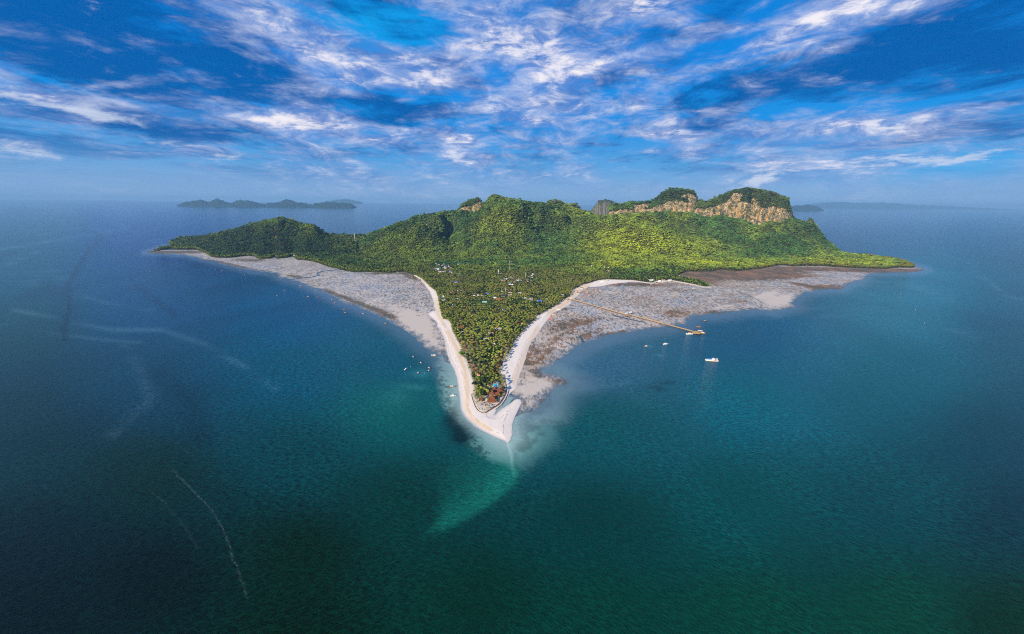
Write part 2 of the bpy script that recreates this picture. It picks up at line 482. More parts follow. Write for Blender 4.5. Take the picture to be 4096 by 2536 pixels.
def feat(pts, D, pad=0.019):
    """crest line from photo points at depth D (metres, or list) -> u, height"""
    P = np.array([p[:2] for p in pts], float)
    Dv = np.full(len(P), float(D) * DS)
    X, Z = at_depth(P[:, 0], P[:, 1], Dv)
    u = X / Dv
    o = np.argsort(u)
    u, Z, Dv = u[o], Z[o], Dv[o]
    u = np.concatenate([[u[0] - pad], u, [u[-1] + pad]])
    Z = np.concatenate([[0.0], Z, [0.0]]); Dv = np.concatenate([[Dv[0]], Dv, [Dv[-1]]])
    return u, np.maximum(Z, 0), Dv


TRE = 4.0   # crowns stand this many photo pixels above the ground they grow on
R_HEAD = [(700, 964), (721, 955), (756, 950), (850, 938), (950, 920), (990, 908), (1036, 895), (1071, 888), (1094, 882), (1125, 874), (1157, 882), (1180, 891),
 (1211, 904), (1258, 905), (1281, 930), (1312, 942), (1406, 950), (1460, 952)]
R_HEAD2 = [(900, 962), (1000, 950), (1080, 935), (1150, 925), (1200, 915), (1240, 925), (1290, 950), (1350, 965), (1420, 978)]
R_MAIN = [(1474, 944), (1502, 930), (1572, 911), (1621, 892), (1646, 880), (1695, 868), (1744, 860), (1800, 851), (1850, 846), (1936, 829), (1953, 804), (1967, 794),
 (1981, 789), (2006, 797), (2022, 802), (2063, 806), (2096, 814), (2129, 822), (2158, 819), (2184, 824), (2260, 835), (2300, 850), (2340, 862), (2360, 866)]
R_KNOLL = [(1440, 975), (1500, 945), (1560, 917), (1610, 902), (1650, 899), (1690, 905), (1720, 922), (1760, 950), (1800, 978), (1850, 1005)]
R_FACE = [(1850, 900), (1920, 866), (1980, 838), (2040, 822), (2090, 836), (2130, 872), (2170, 905), (2230, 945), (2300, 985)]
R_APRON = [(2290, 872), (2350, 872), (2433, 868), (2476, 866), (2600, 862), (2680, 856), (2763, 858), (2830, 877), (2870, 872), (2950, 884), (3000, 899), (3030, 914),
 (3080, 893), (3120, 897), (3160, 880), (3177, 884), (3217, 892), (3258, 900), (3291, 925), (3305, 939), (3337, 955), (3352, 981), (3362, 1003)]
R_SPUR = [(2420, 960), (2480, 935), (2540, 915), (2620, 915), (2700, 935), (2780, 970), (2850, 1000)]
R_SPUR2 = [(2880, 990), (2960, 955), (3040, 945), (3130, 950), (3200, 965), (3270, 990), (3330, 1015)]
HILLS = [  # crest, depth, front width, back width, power
 (feat(R_HEAD, 6300), 560, 700, 1.35), (feat(R_HEAD2, 5600), 420, 500, 1.4),
 (feat(R_MAIN, 6900), 900, 900, 1.5), (feat(R_KNOLL, 5700), 430, 700, 1.5),
 (feat(R_FACE, 6300), 620, 500, 1.4), (feat(R_APRON, 6600, 0.006), 850, 900, 1.35),
 (feat(R_SPUR, 5800), 480, 600, 1.5), (feat(R_SPUR2, 5700), 420, 500, 1.5)]
CLIFFS = [  # top line, base line, depth of the summit, run from summit to cliff foot, share of dome above cliff edge
 ([(1832, 846), (1836, 840), (1850, 822), (1875, 805), (1908, 798), (1922, 809), (1929, 824)], [(1832, 850), (1880, 856), (1930, 850)], 6950, 260, .55),
 ([(2183, 832), (2186, 822), (2194, 810), (2219, 805), (2243, 811), (2260, 820), (2301, 820), (2317, 834), (2321, 850)], [(2183, 850), (2250, 854), (2321, 864)], 7050, 260, .42),
 ([(2432, 856), (2439, 831), (2460, 822), (2476, 827), (2513, 816), (2603, 814), (2623, 798), (2648, 778), (2681, 762), (2709, 764), (2771, 773), (2785, 786), (2788, 812), (2794, 830)],
  [(2432, 870), (2476, 868), (2600, 862), (2680, 858), (2794, 858)], 7100, 380, .42),
 ([(2760, 850), (2790, 815), (2832, 810), (2873, 792), (2931, 767), (2988, 756), (3037, 762), (3078, 777), (3135, 791), (3151, 803), (3160, 834), (3171, 872), (3178, 890)],
  [(2760, 860), (2830, 879), (2870, 874), (2950, 886), (3000, 901), (3030, 916), (3080, 896), (3120, 900), (3160, 884), (3178, 890)], 7050, 430, .52),
 ([(3226, 892), (3236, 882), (3246, 881), (3254, 896)], [(3226, 912), (3254, 915)], 6500, 70, .25)]
CL = []
for top, bot, D, W, fr in CLIFFS:
    ut, Zt, _ = feat(top, D, 0.0024)
    ub, Zb, _ = feat(bot, D - W, 0.0024)
    Zb[0] = Zb[1]; Zb[-1] = Zb[-2]
    CL.append((ut, Zt, ub, Zb, D * DS, W * DS, fr))


def land_sdf(X, Y):
    sx, sy = project(X, Y, 0.0)
    s = poly_sdf(sx, sy * 2.2, [(a, b * 2.2) for a, b in LAND])
    return s * np.maximum(Y, 500) / F


def relief(X, Y, sd):
    u = X / Y
    wx = (fbm(X / 420, Y / 420, 3, 5) - 0.5) * 260
    wy = (fbm(X / 420 + 9, Y / 420 + 3, 3, 11) - 0.5) * 260
    rid = 1 - np.abs(fbm((X + wx) / 330, (Y + wy) / 620, 4, 21) * 2 - 1) * 2.4
    small = fbm(X / 120, Y / 120, 4, 31) - 0.5
    h = np.zeros_like(X); rockm = np.zeros_like(X)
    for (fu, fz, fd), wfr, wbk, pw in HILLS:
        Z = np.interp(u, fu, fz, 0, 0); D = np.interp(u, fu, fd)
        Z = np.where((u < fu[0]) | (u > fu[-1]), 0, Z)
        t = (D - Y)
        w = np.where(t > 0, wfr, wbk) * DS
        a = np.abs(t) / w
        prof = np.exp(-a ** pw)
        near = np.exp(-(t / 170.0) ** 2)
        hh = Z * prof
        hh = hh + (rid - 0.30) * np.minimum(hh, 240) * 0.56 * (1 - near) * np.where(t > 0, 1, 0.4)
        h = np.maximum(h, hh) + 0.12 * np.minimum(h, hh)
    h = h * sstep(-10, 300, sd) ** 0.7
    h = h + small * np.minimum(h, 120) * 0.22
    for ut, Zt, ub, Zb, D, W, fr in CL:
        zt = np.interp(u, ut, Zt, 0, 0); zb = np.interp(u, ub, Zb, 0, 0)
        but = (fbm(u * 83 + 3, Y / 200, 3, 77) - 0.5) * 0.30
        t = (D - Y) / W + np.where(D - Y > 0.3 * W, but, 0)
        edge = zb + (zt - zb) * fr
        dome = zt - (zt - edge) * np.clip(t / 0.72, 0, 1) ** 2.0
        k = np.clip((t - 0.72) / 0.20, 0, 1)
        hh = dome * (1 - k) + (zb - 60) * k
        hh = np.where(t < 0, zt * np.exp(-(t * W / 280.0) ** 2), hh)
        hh = np.where((t > 1.0) | (zt <= 0), 0, hh)
        hh = np.where(hh > 0, hh + small * 40 + (fbm(X / 45, Y / 45, 3, 41) - .5) * 26, hh)
        band = sstep(0.62, 0.72, t) * sstep(1.02, 0.96, t) * (zt > 0)
        pn = fbm(u * 42 + D, Y / 90, 4, 88)
        up = sstep(0.46, 0.56, pn) * sstep(0.25, 0.42, t) * (zt > 0)
        rockm = np.where(hh > h, np.maximum(band * sstep(0.26, 0.38, pn + 0.06), up * .95), rockm)
        h = np.maximum(h, hh)
    return h + 2.3 + np.clip(sd, 0, 200) * 0.012, rockm


# terrain sheet
uu = np.linspace(-1.06, 1.30, 960)
YY = np.concatenate([np.arange(730, 1300, 6), np.arange(1300, 2600, 12), np.arange(2600, 3800, 17), np.arange(3800, 4600, 7), np.arange(4600, 6700, 60)])
U, V = np.meshgrid(uu, YY)
tX = (U * V).ravel(); tY = V.ravel()
tsd = land_sdf(tX, tY)
tsd_n = tsd + (fbm(tX / 14, tY / 14, 3, 3) - 0.5) * 6
tZ, tR = relief(tX, tY, tsd)
tZ = np.where(tsd < 0, np.minimum(tZ, 2.3 + tsd * 0.45), tZ)
nr, nc = len(YY), len(uu)
idx = np.arange(nr * nc).reshape(nr, nc)
q = np.stack([idx[:-1, :-1], idx[:-1, 1:], idx[1:, 1:], idx[1:, :-1]], -1).reshape(-1, 4)
keep = (tsd_n[q] > -14).any(axis=1)
q = q[keep]
used = np.unique(q); remap = -np.ones(nr * nc, int); remap[used] = np.arange(len(used))
terr = mesh_np('island', np.stack([tX, tY, tZ], 1)[used], remap[q], True)
TZ_GRID = tZ.reshape(nr, nc)
TR_GRID = tR.reshape(nr, nc)
add_attr(terr, 'rock', tR[used])
_sx, _sy = project(tX[used], tY[used], 2.5)
add_attr(terr, 'sand', np.clip(sstep(1578, 1592, _sy + 0.3 * (_sx - 1950)) * (_sy > 1400) + np.where(_sy > 1100, sstep(9, 2, tsd[used]), 0) + blobs(_sx, _sy, [(2016, 1470, 14, 30, 0, .9), (2025, 1410, 10, 30, 0, .7), (1868, 1400, 16, 22, 0, .5), (1862, 1440, 30, 5, 0, .6), (1895, 1460, 18, 25, 0, .5), (1970, 1595, 60, 8, 0, .6), (1985, 1548, 25, 12, 0, .6)]), 0, 1))
add_attr(terr, 'lawn', np.clip(blobs(_sx, _sy, [(1915, 1208, 40, 9, 0, 1.2), (1960, 1212, 30, 9, 0, 1.2), (2090, 1203, 45, 9, 0, 1.2), (2030, 1067, 45, 7, 0, 1.5), (1940, 1388, 14, 7, 0, 1.2)]), 0, 1))


def height_at(X, Y, G=None):
    """bilinear look-up in the terrain sheet"""
    X = np.asarray(X, float); Y = np.asarray(Y, float)
    u = X / Y
    fi = np.interp(Y, YY, np.arange(nr)); fj = (u - uu[0]) / (uu[1] - uu[0])
    i = np.clip(fi.astype(int), 0, nr - 2); j = np.clip(fj.astype(int), 0, nc - 2)
    a = fi - i; b = np.clip(fj - j, 0, 1)
    G = TZ_GRID if G is None else G
    return (G[i, j] * (1 - b) + G[i, j + 1] * b) * (1 - a) + (G[i + 1, j] * (1 - b) + G[i + 1, j + 1] * b) * a


m_island, nt, b = material('island_ground')
geo = nt.node('ShaderNodeNewGeometry')
pos = geo.outputs['Position']
nz = nt.node('ShaderNodeSeparateXYZ', ins={0: geo.outputs['Normal']}).outputs[2]
hz = nt.node('ShaderNodeSeparateXYZ', ins={0: pos}).outputs[2]
nA = nt.noise(pos, 0.02, 6, 0.6)
nB = nt.noise(nt.mapping(pos, (1, 1, 0.65)), 0.042, 9, 0.76, 1.6)
nC = nt.noise(nt.mapping(pos, (1, 1, 0.35)), 0.018, 5, 0.6, 0.5)
rock = nt.ss(0.30, 0.55, nt.math('ADD', nt.attr('rock').outputs['Fac'], nt.math('MULTIPLY', nt.math('SUBTRACT', nA, 0.5), 0.7)))
rk = nt.mix(nt.ss(0.42, 0.60, nB), (0.055, 0.05, 0.04), (0.56, 0.43, 0.25))
rk = nt.mix(nt.math('MULTIPLY', nt.ss(0.50, 0.62, nC), 0.75), rk, (0.46, 0.27, 0.09))
rk = nt.mix(nt.ss(0.50, 0.57, nt.noise(pos, 0.026, 7, 0.72)), rk, (0.06, 0.075, 0.03))
gr = nt.mix(nt.ss(0.35, 0.65, nA), (0.022, 0.035, 0.012), (0.06, 0.075, 0.022))
sandy = nt.mix(nt.noise(pos, 0.3, 4), (0.30, 0.25, 0.17), (0.10, 0.10, 0.05))
gr = nt.mix(nt.ss(0.56, 0.64, nt.noise(pos, 0.03, 4, 0.6)), gr, nt.mix(nt.ss(10, 4, hz), gr, sandy))
gr = nt.mix(nt.attr('sand').outputs['Fac'], gr, nt.mix(nA, (0.70, 0.60, 0.47), (0.84, 0.74, 0.62)))
gr = nt.mix(nt.attr('lawn').outputs['Fac'], gr, (0.045, 0.10, 0.02))
nt.l.new(nt.mix(rock, gr, rk), b.inputs['Base Color'])
b.inputs['Roughness'].default_value = 0.95
b.inputs['Specular IOR Level'].default_value = 0.1
bmp = nt.node('ShaderNodeBump')
bmp.inputs['Strength'].default_value = 0.9; bmp.inputs['Distance'].default_value = 10.0
nt.l.new(nB, bmp.inputs['Height']); nt.l.new(bmp.outputs[0], b.inputs['Normal'])
tag(link('island_terrain', terr, m_island), kind='structure')

# ------------------------------------------------------------------ flat sheets clipped to an outline
def clipped_sheet(name, x0, x1, y0, y1, sx_, sy_, sdf_fn, z_fn):
    gx = np.arange(x0, x1 + 1, sx_, float); gy = np.arange(y0, y1 + 1, sy_, float)
    GX, GY = np.meshgrid(gx, gy)
    px, py = GX.ravel(), GY.ravel()
    X, Y = ground(px, py)
    sd = sdf_fn(px, py, X, Y)
    sd = np.where(np.abs(sd) < 1e-4, 1e-4, sd)
    nr_, nc_ = GX.shape
    ix = np.arange(nr_ * nc_).reshape(nr_, nc_)
    Q = np.stack([ix[:-1, :-1], ix[1:, :-1], ix[1:, 1:], ix[:-1, 1:]], -1).reshape(-1, 4)
    ins = (sd[Q] > 0).sum(axis=1)
    full = Q[ins == 4]
    part = Q[(ins > 0) & (ins < 4)]
    PX, PY, SD = list(px), list(py), list(sd)
    cache = {}
    tris = []
    for quad in part:
        poly = []
        for k in range(4):
            a, bb = int(quad[k]), int(quad[(k + 1) % 4])
            if sd[a] > 0: poly.append(a)
            if (sd[a] > 0) != (sd[bb] > 0):
                key = (min(a, bb), max(a, bb))
                if key not in cache:
                    t = sd[a] / (sd[a] - sd[bb])
                    PX.append(px[a] + (px[bb] - px[a]) * t); PY.append(py[a] + (py[bb] - py[a]) * t); SD.append(0.0)
                    cache[key] = len(PX) - 1
                poly.append(cache[key])
        for k in range(1, len(poly) - 1): tris.append((poly[0], poly[k], poly[k + 1]))
    PX = np.array(PX); PY = np.array(PY); SD = np.array(SD)
    faces = [full]
    if tris: faces.append(np.array(tris))
    usd = np.unique(np.concatenate([f.ravel() for f in faces]))
    rm = -np.ones(len(PX), int); rm[usd] = np.arange(len(usd))
    faces = [rm[f] for f in faces if len(f)]
    PX, PY, SD = PX[usd], PY[usd], SD[usd]
    X, Y = ground(PX, PY)
    Z = z_fn(PX, PY, X, Y, SD)
    me = mesh_np(name, np.stack([X, Y, Z], 1), faces, True)
    return me, PX, PY, X, Y, SD


def zone(poly, px, py, X, Y, amp=1.0, seed=0, wl=10.0):
    s = poly_sdf(px, py * 2.2, [(a, c * 2.2) for a, c in poly]) * Y / F
    return s + (fbm(X / wl, Y / (wl * 1.6), 4, seed) - 0.5) * 2 * amp * (Y / 950)


# ---- tidal flats
def flat_sdf(px, py, X, Y):
    a = zone(FLAT_L, px, py, X, Y, 11, 41, 26)
    c = zone(FLAT_R, px, py, X, Y, 11, 51, 26)
    return np.maximum(a, c)


fme, fpx, fpy, fX, fY, fS = clipped_sheet('tidal_flat', 576, 3712, 1000, 1684, 4, 2, flat_sdf,
    lambda px, py, X, Y, S: 0.12 + 0.25 * sstep(0, 60, S))
def inpoly(poly, px, py, soft=4.0): return sstep(-soft, soft, poly_sdf(px, py * 2.2, [(a, c * 2.2) for a, c in poly]))


# brown mud and weed, pale sand bars, creeks
BROWN = [(2900, 1098, 200, 16, 0, 1.0), (3050, 1086, 180, 12, 0, .9), (3350, 1078, 260, 7, -2, 1.1), (3600, 1084, 120, 7, 0, 1.2), (3300, 1150, 70, 11, 0, 1.1), (3200, 1138, 60, 5, -8, .8), (3000, 1110, 160, 14, 0, .7), (3150, 1105, 120, 8, 0, .6), (2780, 1105, 60, 10, 0, .9),
 (2800, 1120, 90, 14, -10, .7), (2550, 1138, 160, 8, 0, .8), (2720, 1160, 90, 8, 0, .35), (2700, 1256, 60, 18, 0, .62), (2960, 1205, 50, 10, 0, .4),
 (2600, 1190, 200, 20, 0, .25), (2860, 1250, 60, 8, 0, .7), (2180, 1420, 60, 40, 30, .35), (2120, 1380, 25, 60, 30, .35), (2240, 1350, 80, 30, 25, .35), (2350, 1340, 60, 25, 20, .45),
 (2450, 1335, 60, 9, 8, .6), (2110, 1452, 28, 10, 0, .75), (2105, 1423, 16, 20, 0, .6), (2150, 1498, 22, 16, -30, .95), (2240, 1530, 45, 14, -5, .8), (2175, 1604, 20, 9, 0, 1.5), (2135, 1490, 25, 8, -20, .7),
 (2350, 1285, 100, 20, 12, .42), (2250, 1240, 50, 10, 10, .4), (2250, 1300, 80, 20, 10, .38), (1560, 1262, 70, 12, -24, .75), (1440, 1215, 90, 10, -22, .7), (1330, 1172, 60, 7, -20, .6), (940, 1062, 80, 5, -12, .75),
 (850, 1045, 40, 4, -8, 1.2), (640, 1009, 70, 5, 0, 1.6), (760, 1009, 60, 5, 0, .9), (1000, 1040, 70, 7, 0, .7), (1180, 1105, 50, 6, -8, .6), (1650, 1300, 50, 8, -30, .25), (1640, 1105, 40, 10, -20, .8), (1530, 1095, 90, 4, 0, .7)]
PALE = [(1560, 1225, 160, 26, -15, .7), (1680, 1330, 85, 50, -30, 1.0), (1640, 1285, 70, 22, -20, .8), (1700, 1290, 30, 50, 0, .6), (1740, 1380, 40, 30, -30, .5), (1660, 1265, 40, 12, -20, .9), (1630, 1190, 60, 10, 0, .2), (1270, 1112, 30, 3, 8, 1.2),
 (2230, 1335, 70, 11, 22, .62), (2160, 1365, 40, 18, 30, .5), (2400, 1262, 50, 7, -12, .55), (2450, 1268, 50, 4, -8, .7), (3110, 1205, 75, 26, 0, 1.3), (3060, 1180, 50, 11, 15, 1.3), (3150, 1190, 40, 14, 0, .6),
 (3350, 1120, 60, 12, 5, .6), (2870, 1232, 60, 8, 5, .9), (2100, 1560, 55, 30, 0, 1.1), (2170, 1545, 70, 18, 10, 1.0), (2120, 1500, 50, 30, 0, .6), (2150, 1520, 40, 10, 0, .5), (2410, 1140, 50, 5, 5, .7), (2530, 1300, 40, 5, -5, .5),
 (3180, 1160, 60, 8, 5, .4), (830, 1022, 50, 3, -12, .7), (2920, 1222, 30, 4, 5, .6)]
def st(lines, px, py, yk=2.2):
    s = np.zeros(len(px))
    for pts, w, v in lines:
        s = np.maximum(s, v * np.exp(-(line_dist(px, py * yk, [(a, c * yk) for a, c in pts]) / w) ** 2))
    return s
CREEK = [([(1410, 1078), (1340, 1080), (1292, 1085), (1268, 1093), (1277, 1101), (1250, 1108), (1172, 1117), (1114, 1120)], 4, 1.0),
 ([(2945, 1165), (3000, 1185), (3026, 1196), (3052, 1213), (3040, 1228), (3020, 1245)], 8, .5),
 ([(2318, 1345), (2330, 1360), (2338, 1380)], 9, .7), ([(2455, 1262), (2520, 1278), (2580, 1290)], 8, .62), ([(2180, 1500), (2140, 1470), (2120, 1480)], 5, .3), ([(1985, 1655), (2015, 1630), (2045, 1602), (2085, 1592)], 14, .5), ([(2085, 1595), (2078, 1640), (2062, 1670)], 16, .5)]
wet = np.clip(st(CREEK, fpx, fpy), 0, 1)
add_attr(fme, 'brown', np.clip(blobs(fpx, fpy, BROWN), 0, 1.6))
add_attr(fme, 'pale', np.clip(blobs(fpx, fpy, PALE), 0, 1.3))
add_attr(fme, 'wet', wet)
add_attr(fme, 'edge', fS)
add_attr(fme, 'right', sstep(1950, 2050, fpx))
m_flat, nt, b = material('wet_tidal_sand')
pos = nt.node('ShaderNodeNewGeometry').outputs['Position']
aB = nt.attr('brown').outputs['Fac']; aP = nt.attr('pale').outputs['Fac']; aW = nt.attr('wet').outputs['Fac']; aE = nt.attr('edge').outputs['Fac']; aR = nt.attr('right').outputs['Fac']
n1 = nt.noise(nt.mapping(pos, (1, 0.7, 1), (0, 0, 0.3)), 0.045, 8, 0.68, 0.7)
n2 = nt.noise(nt.mapping(pos, (1, 0.55, 1), (0, 0, -0.2)), 0.012, 6, 0.6, 0.8)
n3 = nt.noise(nt.mapping(pos, (1.3, 0.4, 1), (0, 0, 0.15)), 0.09, 4, 0.6, 0.4)
n4 = nt.noise(pos, 0.0045, 5, 0.6, 1.0)
col = nt.mix(nt.ss(0.35, 0.65, n2), (0.30, 0.27, 0.23), (0.64, 0.57, 0.48))
col = nt.mix(nt.math('MULTIPLY', nt.ss(0.45, 0.65, n4), nt.math('MULTIPLY_ADD', aR, 0.65, 0.2)), col, (0.38, 0.27, 0.17))
col = nt.mix(nt.math('MULTIPLY', nt.ss(0.52, 0.32, n4), 0.7), col, (0.33, 0.37, 0.42))
col = nt.mix(nt.ss(0.46, 0.60, n1), col, (0.56, 0.50, 0.42))
mott = nt.math('MULTIPLY', nt.ss(0.50, 0.60, n3), 0.75)
col = nt.mix(mott, col, (0.09, 0.082, 0.055))
bs = nt.math('ADD', aB, nt.math('MULTIPLY', nt.math('SUBTRACT', n1, 0.5), 2.3))
bs = nt.math('ADD', bs, nt.math('MULTIPLY', nt.math('SUBTRACT', n3, 0.5), 1.0))
bmask = nt.ss(0.20, 0.50, bs)
bcol = nt.mix(nt.ss(0.35, 0.65, n2), (0.085, 0.068, 0.038), nt.mix(aR, (0.13, 0.10, 0.06), (0.24, 0.12, 0.055)))
col = nt.mix(nt.math('MULTIPLY', bmask, 0.9), col, bcol)
ps = nt.ss(0.35, 1.05, nt.math('ADD', aP, nt.math('MULTIPLY', nt.math('SUBTRACT', n1, 0.5), 2.0)))
col = nt.mix(ps, col, nt.mix(n2, (0.62, 0.53, 0.42), (0.52, 0.48, 0.44)))
wets = nt.ss(0.35, 0.6, nt.math('ADD', aW, nt.math('MULTIPLY', nt.math('SUBTRACT', n1, 0.5), 0.5)))
col = nt.mix(wets, col, (0.05, 0.10, 0.14))
rim = nt.ss(34, 0, nt.math('ADD', aE, nt.math('MULTIPLY', nt.math('SUBTRACT', n1, 0.5), 90)))
col = nt.mix(nt.math('MULTIPLY', rim, 0.8), col, (0.07, 0.13, 0.17))
nt.l.new(col, b.inputs['Base Color'])
b.inputs['Specular IOR Level'].default_value = 0.3
rg = nt.ss(0.35, 0.65, n1, 0.25, 0.6)
nt.l.new(nt.mix(nt.math('MAXIMUM', bmask, ps), nt.node('ShaderNodeCombineColor', ins={0: rg, 1: rg, 2: rg}).outputs[0], (0.8, 0.8, 0.8)), b.inputs['Roughness'])
bmp = nt.node('ShaderNodeBump'); bmp.inputs['Strength'].default_value = 0.5; bmp.inputs['Distance'].default_value = 1.2
nt.l.new(n3, bmp.inputs['Height']); nt.l.new(bmp.outputs[0], b.inputs['Normal'])
tag(link('tidal_flat', fme, m_flat), kind='structure')

# ---- beaches
def beach_sdf(px, py, X, Y): return zone(BEACH, px, py, X, Y, 1.2, 61, 9)
def beach_z(px, py, X, Y, S):
    return 0.42 + 1.5 * sstep(0, 26, S) + (fbm(X / 18, Y / 30, 3, 9) - 0.5) * 0.5 * sstep(3, 20, S)
bme, bpx, bpy_, bX, bY, bS = clipped_sheet('beach', 1596, 2580, 1076, 1780, 2.5, 1.5, beach_sdf, beach_z)
WET_GREY = [([(1800, 1470), (1822, 1510), (1830, 1560), (1838, 1610), (1845, 1645), (1880, 1690), (1940, 1732), (2020, 1768)], 7, 1.0),
 ([(1870, 1450), (1840, 1380), (1800, 1330), (1770, 1290)], 8, .5), ([(2050, 1745), (2052, 1700), (2070, 1655), (2088, 1612)], 6, .8), ([(1760, 1310), (1785, 1370), (1808, 1440), (1828, 1480)], 9, .55),
 ([(2020, 1510), (2045, 1470), (2060, 1420), (2085, 1370), (2120, 1320)], 8, .42), ([(1995, 1632), (2030, 1600), (2060, 1560)], 8, .6)]  # grey strokes: wet waterline bands, plus grey lines along the tree edges
WARM = [([(1790, 1330), (1830, 1400), (1858, 1480), (1870, 1560), (1868, 1630), (1890, 1680), (1960, 1720)], 9, 1.0), ([(2150, 1310), (2110, 1390), (2080, 1460), (2055, 1530)], 9, .8),
 ([(2200, 1250), (2260, 1215), (2310, 1165), (2350, 1145)], 12, 1.0), ([(1745, 1200), (1752, 1260), (1780, 1310)], 7, .8), ([(1640, 1088), (1670, 1106), (1700, 1130)], 8, 1.2)]
add_attr(bme, 'wet', st(WET_GREY, bpx, bpy_, 1.0)); add_attr(bme, 'warm', st(WARM, bpx, bpy_, 1.0)); add_attr(bme, 'edge', bS)
m_sand, nt, b = material('beach_sand')
pos = nt.node('ShaderNodeNewGeometry').outputs['Position']
aW = nt.attr('wet').outputs['Fac']; aH = nt.attr('warm').outputs['Fac']; aE = nt.attr('edge').outputs['Fac']
n1 = nt.noise(pos, 0.05, 6, 0.6, 0.6); n2 = nt.noise(nt.mapping(pos, (1.2, 0.25, 1), (0, 0, 0.15)), 0.12, 5, 0.6, 0.8); n3 = nt.noise(pos, 1.3, 3)
col = nt.mix(n1, (0.76, 0.68, 0.58), (0.90, 0.82, 0.73))
col = nt.mix(nt.math('MULTIPLY', nt.math('ADD', aH, nt.math('MULTIPLY', nt.math('SUBTRACT', n1, 0.5), 0.8)), 0.8, clamp=True), col, (0.74, 0.54, 0.33))
ws = nt.ss(0.25, 0.95, nt.math('ADD', aW, nt.math('MULTIPLY', nt.math('SUBTRACT', n2, 0.5), 1.1)))
col = nt.mix(nt.math('MULTIPLY', ws, 0.75), col, (0.42, 0.43, 0.46))
wr = nt.math('ABSOLUTE', nt.math('SUBTRACT', nt.math('ADD', aE, nt.math('MULTIPLY', nt.math('SUBTRACT', nt.noise(pos, 0.02, 4), 0.5), 12)), 17.0))
col = nt.mix(nt.math('MULTIPLY', nt.math('MULTIPLY', nt.ss(1.6, 0.4, wr), nt.ss(0.42, 0.6, nt.noise(pos, 0.15, 4))), 0.6), col, (0.30, 0.22, 0.14))
band = nt.ss(16.0, 4.0, nt.math('ADD', aE, nt.math('MULTIPLY', nt.math('SUBTRACT', n2, 0.5), 14)))
col = nt.mix(nt.math('MULTIPLY', band, 0.22), col, (0.50, 0.45, 0.40))
swash = nt.ss(5.0, 0.0, nt.math('ADD', aE, nt.math('MULTIPLY', nt.math('SUBTRACT', n1, 0.5), 7)))
col = nt.mix(nt.math('MULTIPLY', swash, 0.6), col, (0.40, 0.44, 0.48))
col = nt.mix(nt.math('MULTIPLY', nt.ss(0.68, 0.74, n2), 0.35), col, (0.32, 0.26, 0.19))
nt.l.new(col, b.inputs['Base Color'])
b.inputs['Roughness'].default_value = 0.9; b.inputs['Specular IOR Level'].default_value = 0.15
bmp = nt.node('ShaderNodeBump'); bmp.inputs['Strength'].default_value = 0.35; bmp.inputs['Distance'].default_value = 0.8
nt.l.new(n2, bmp.inputs['Height']); nt.l.new(bmp.outputs[0], b.inputs['Normal'])
tag(link('beach', bme, m_sand), kind='structure')

# ------------------------------------------------------------------ sea
su = np.linspace(-2.7, 2.7, 900)
py_rows = np.concatenate([np.linspace(806 + 11.5, 1000, 70), np.linspace(1003, 1900, 300), np.linspace(1904, 3100, 170)])
sYY = HC / ((py_rows - 806.0) / F / (1 + 0) * 1.0)       # nearly the photo's spacing, in real depth
rr = ray(np.full(len(py_rows), CX), py_rows)
sYY = rr[1] * (HC / np.maximum(-rr[2], 1e-4))
U, V = np.meshgrid(su, sYY)
X, Y = (U * V).ravel(), V.ravel()
spx, spy = project(X, Y)
CTRL = [(50, 900, 14, 84, 138), (50, 1300, 20, 66, 98), (50, 1700, 12, 50, 62), (50, 2100, 6, 36, 36), (50, 2450, 1, 22, 20), (600, 900, 8, 100, 165), (600, 1200, 2, 88, 138), (600, 1500, 2, 74, 110), (600, 1900, 3, 50, 62), (600, 2300, 1, 24, 26), (1200, 1250, 8, 88, 138), (1200, 1500, 2, 84, 118), (1200, 1800, 2, 68, 84), (1200, 2200, 1, 38, 42), (1200, 2500, 1, 34, 34), (1550, 1450, 14, 88, 120), (1560, 1620, 4, 100, 108), (1600, 2000, 1, 58, 62), (1900, 2400, 1, 50, 48), (2400, 1450, 60, 105, 140), (2400, 1700, 16, 88, 102), (2400, 2100, 2, 62, 68), (2400, 2450, 2, 58, 56), (3000, 1340, 44, 92, 135), (3000, 1600, 28, 98, 122), (3000, 2000, 6, 78, 88), (3000, 2450, 2, 64, 60), (3600, 1200, 66, 126, 160), (3600, 1500, 34, 100, 128), (3600, 2000, 6, 75, 92), (3600, 2450, 3, 68, 64), (4050, 900, 10, 100, 150), (4050, 1300, 26, 92, 126), (4050, 1700, 12, 76, 104), (4050, 2100, 4, 60, 82), (4050, 2450, 2, 50, 52), (1700, 850, 60, 115, 175), (3400, 870, 50, 115, 165), (2048, 820, 90, 135, 190)]    # colours seen in the photo (for reference)
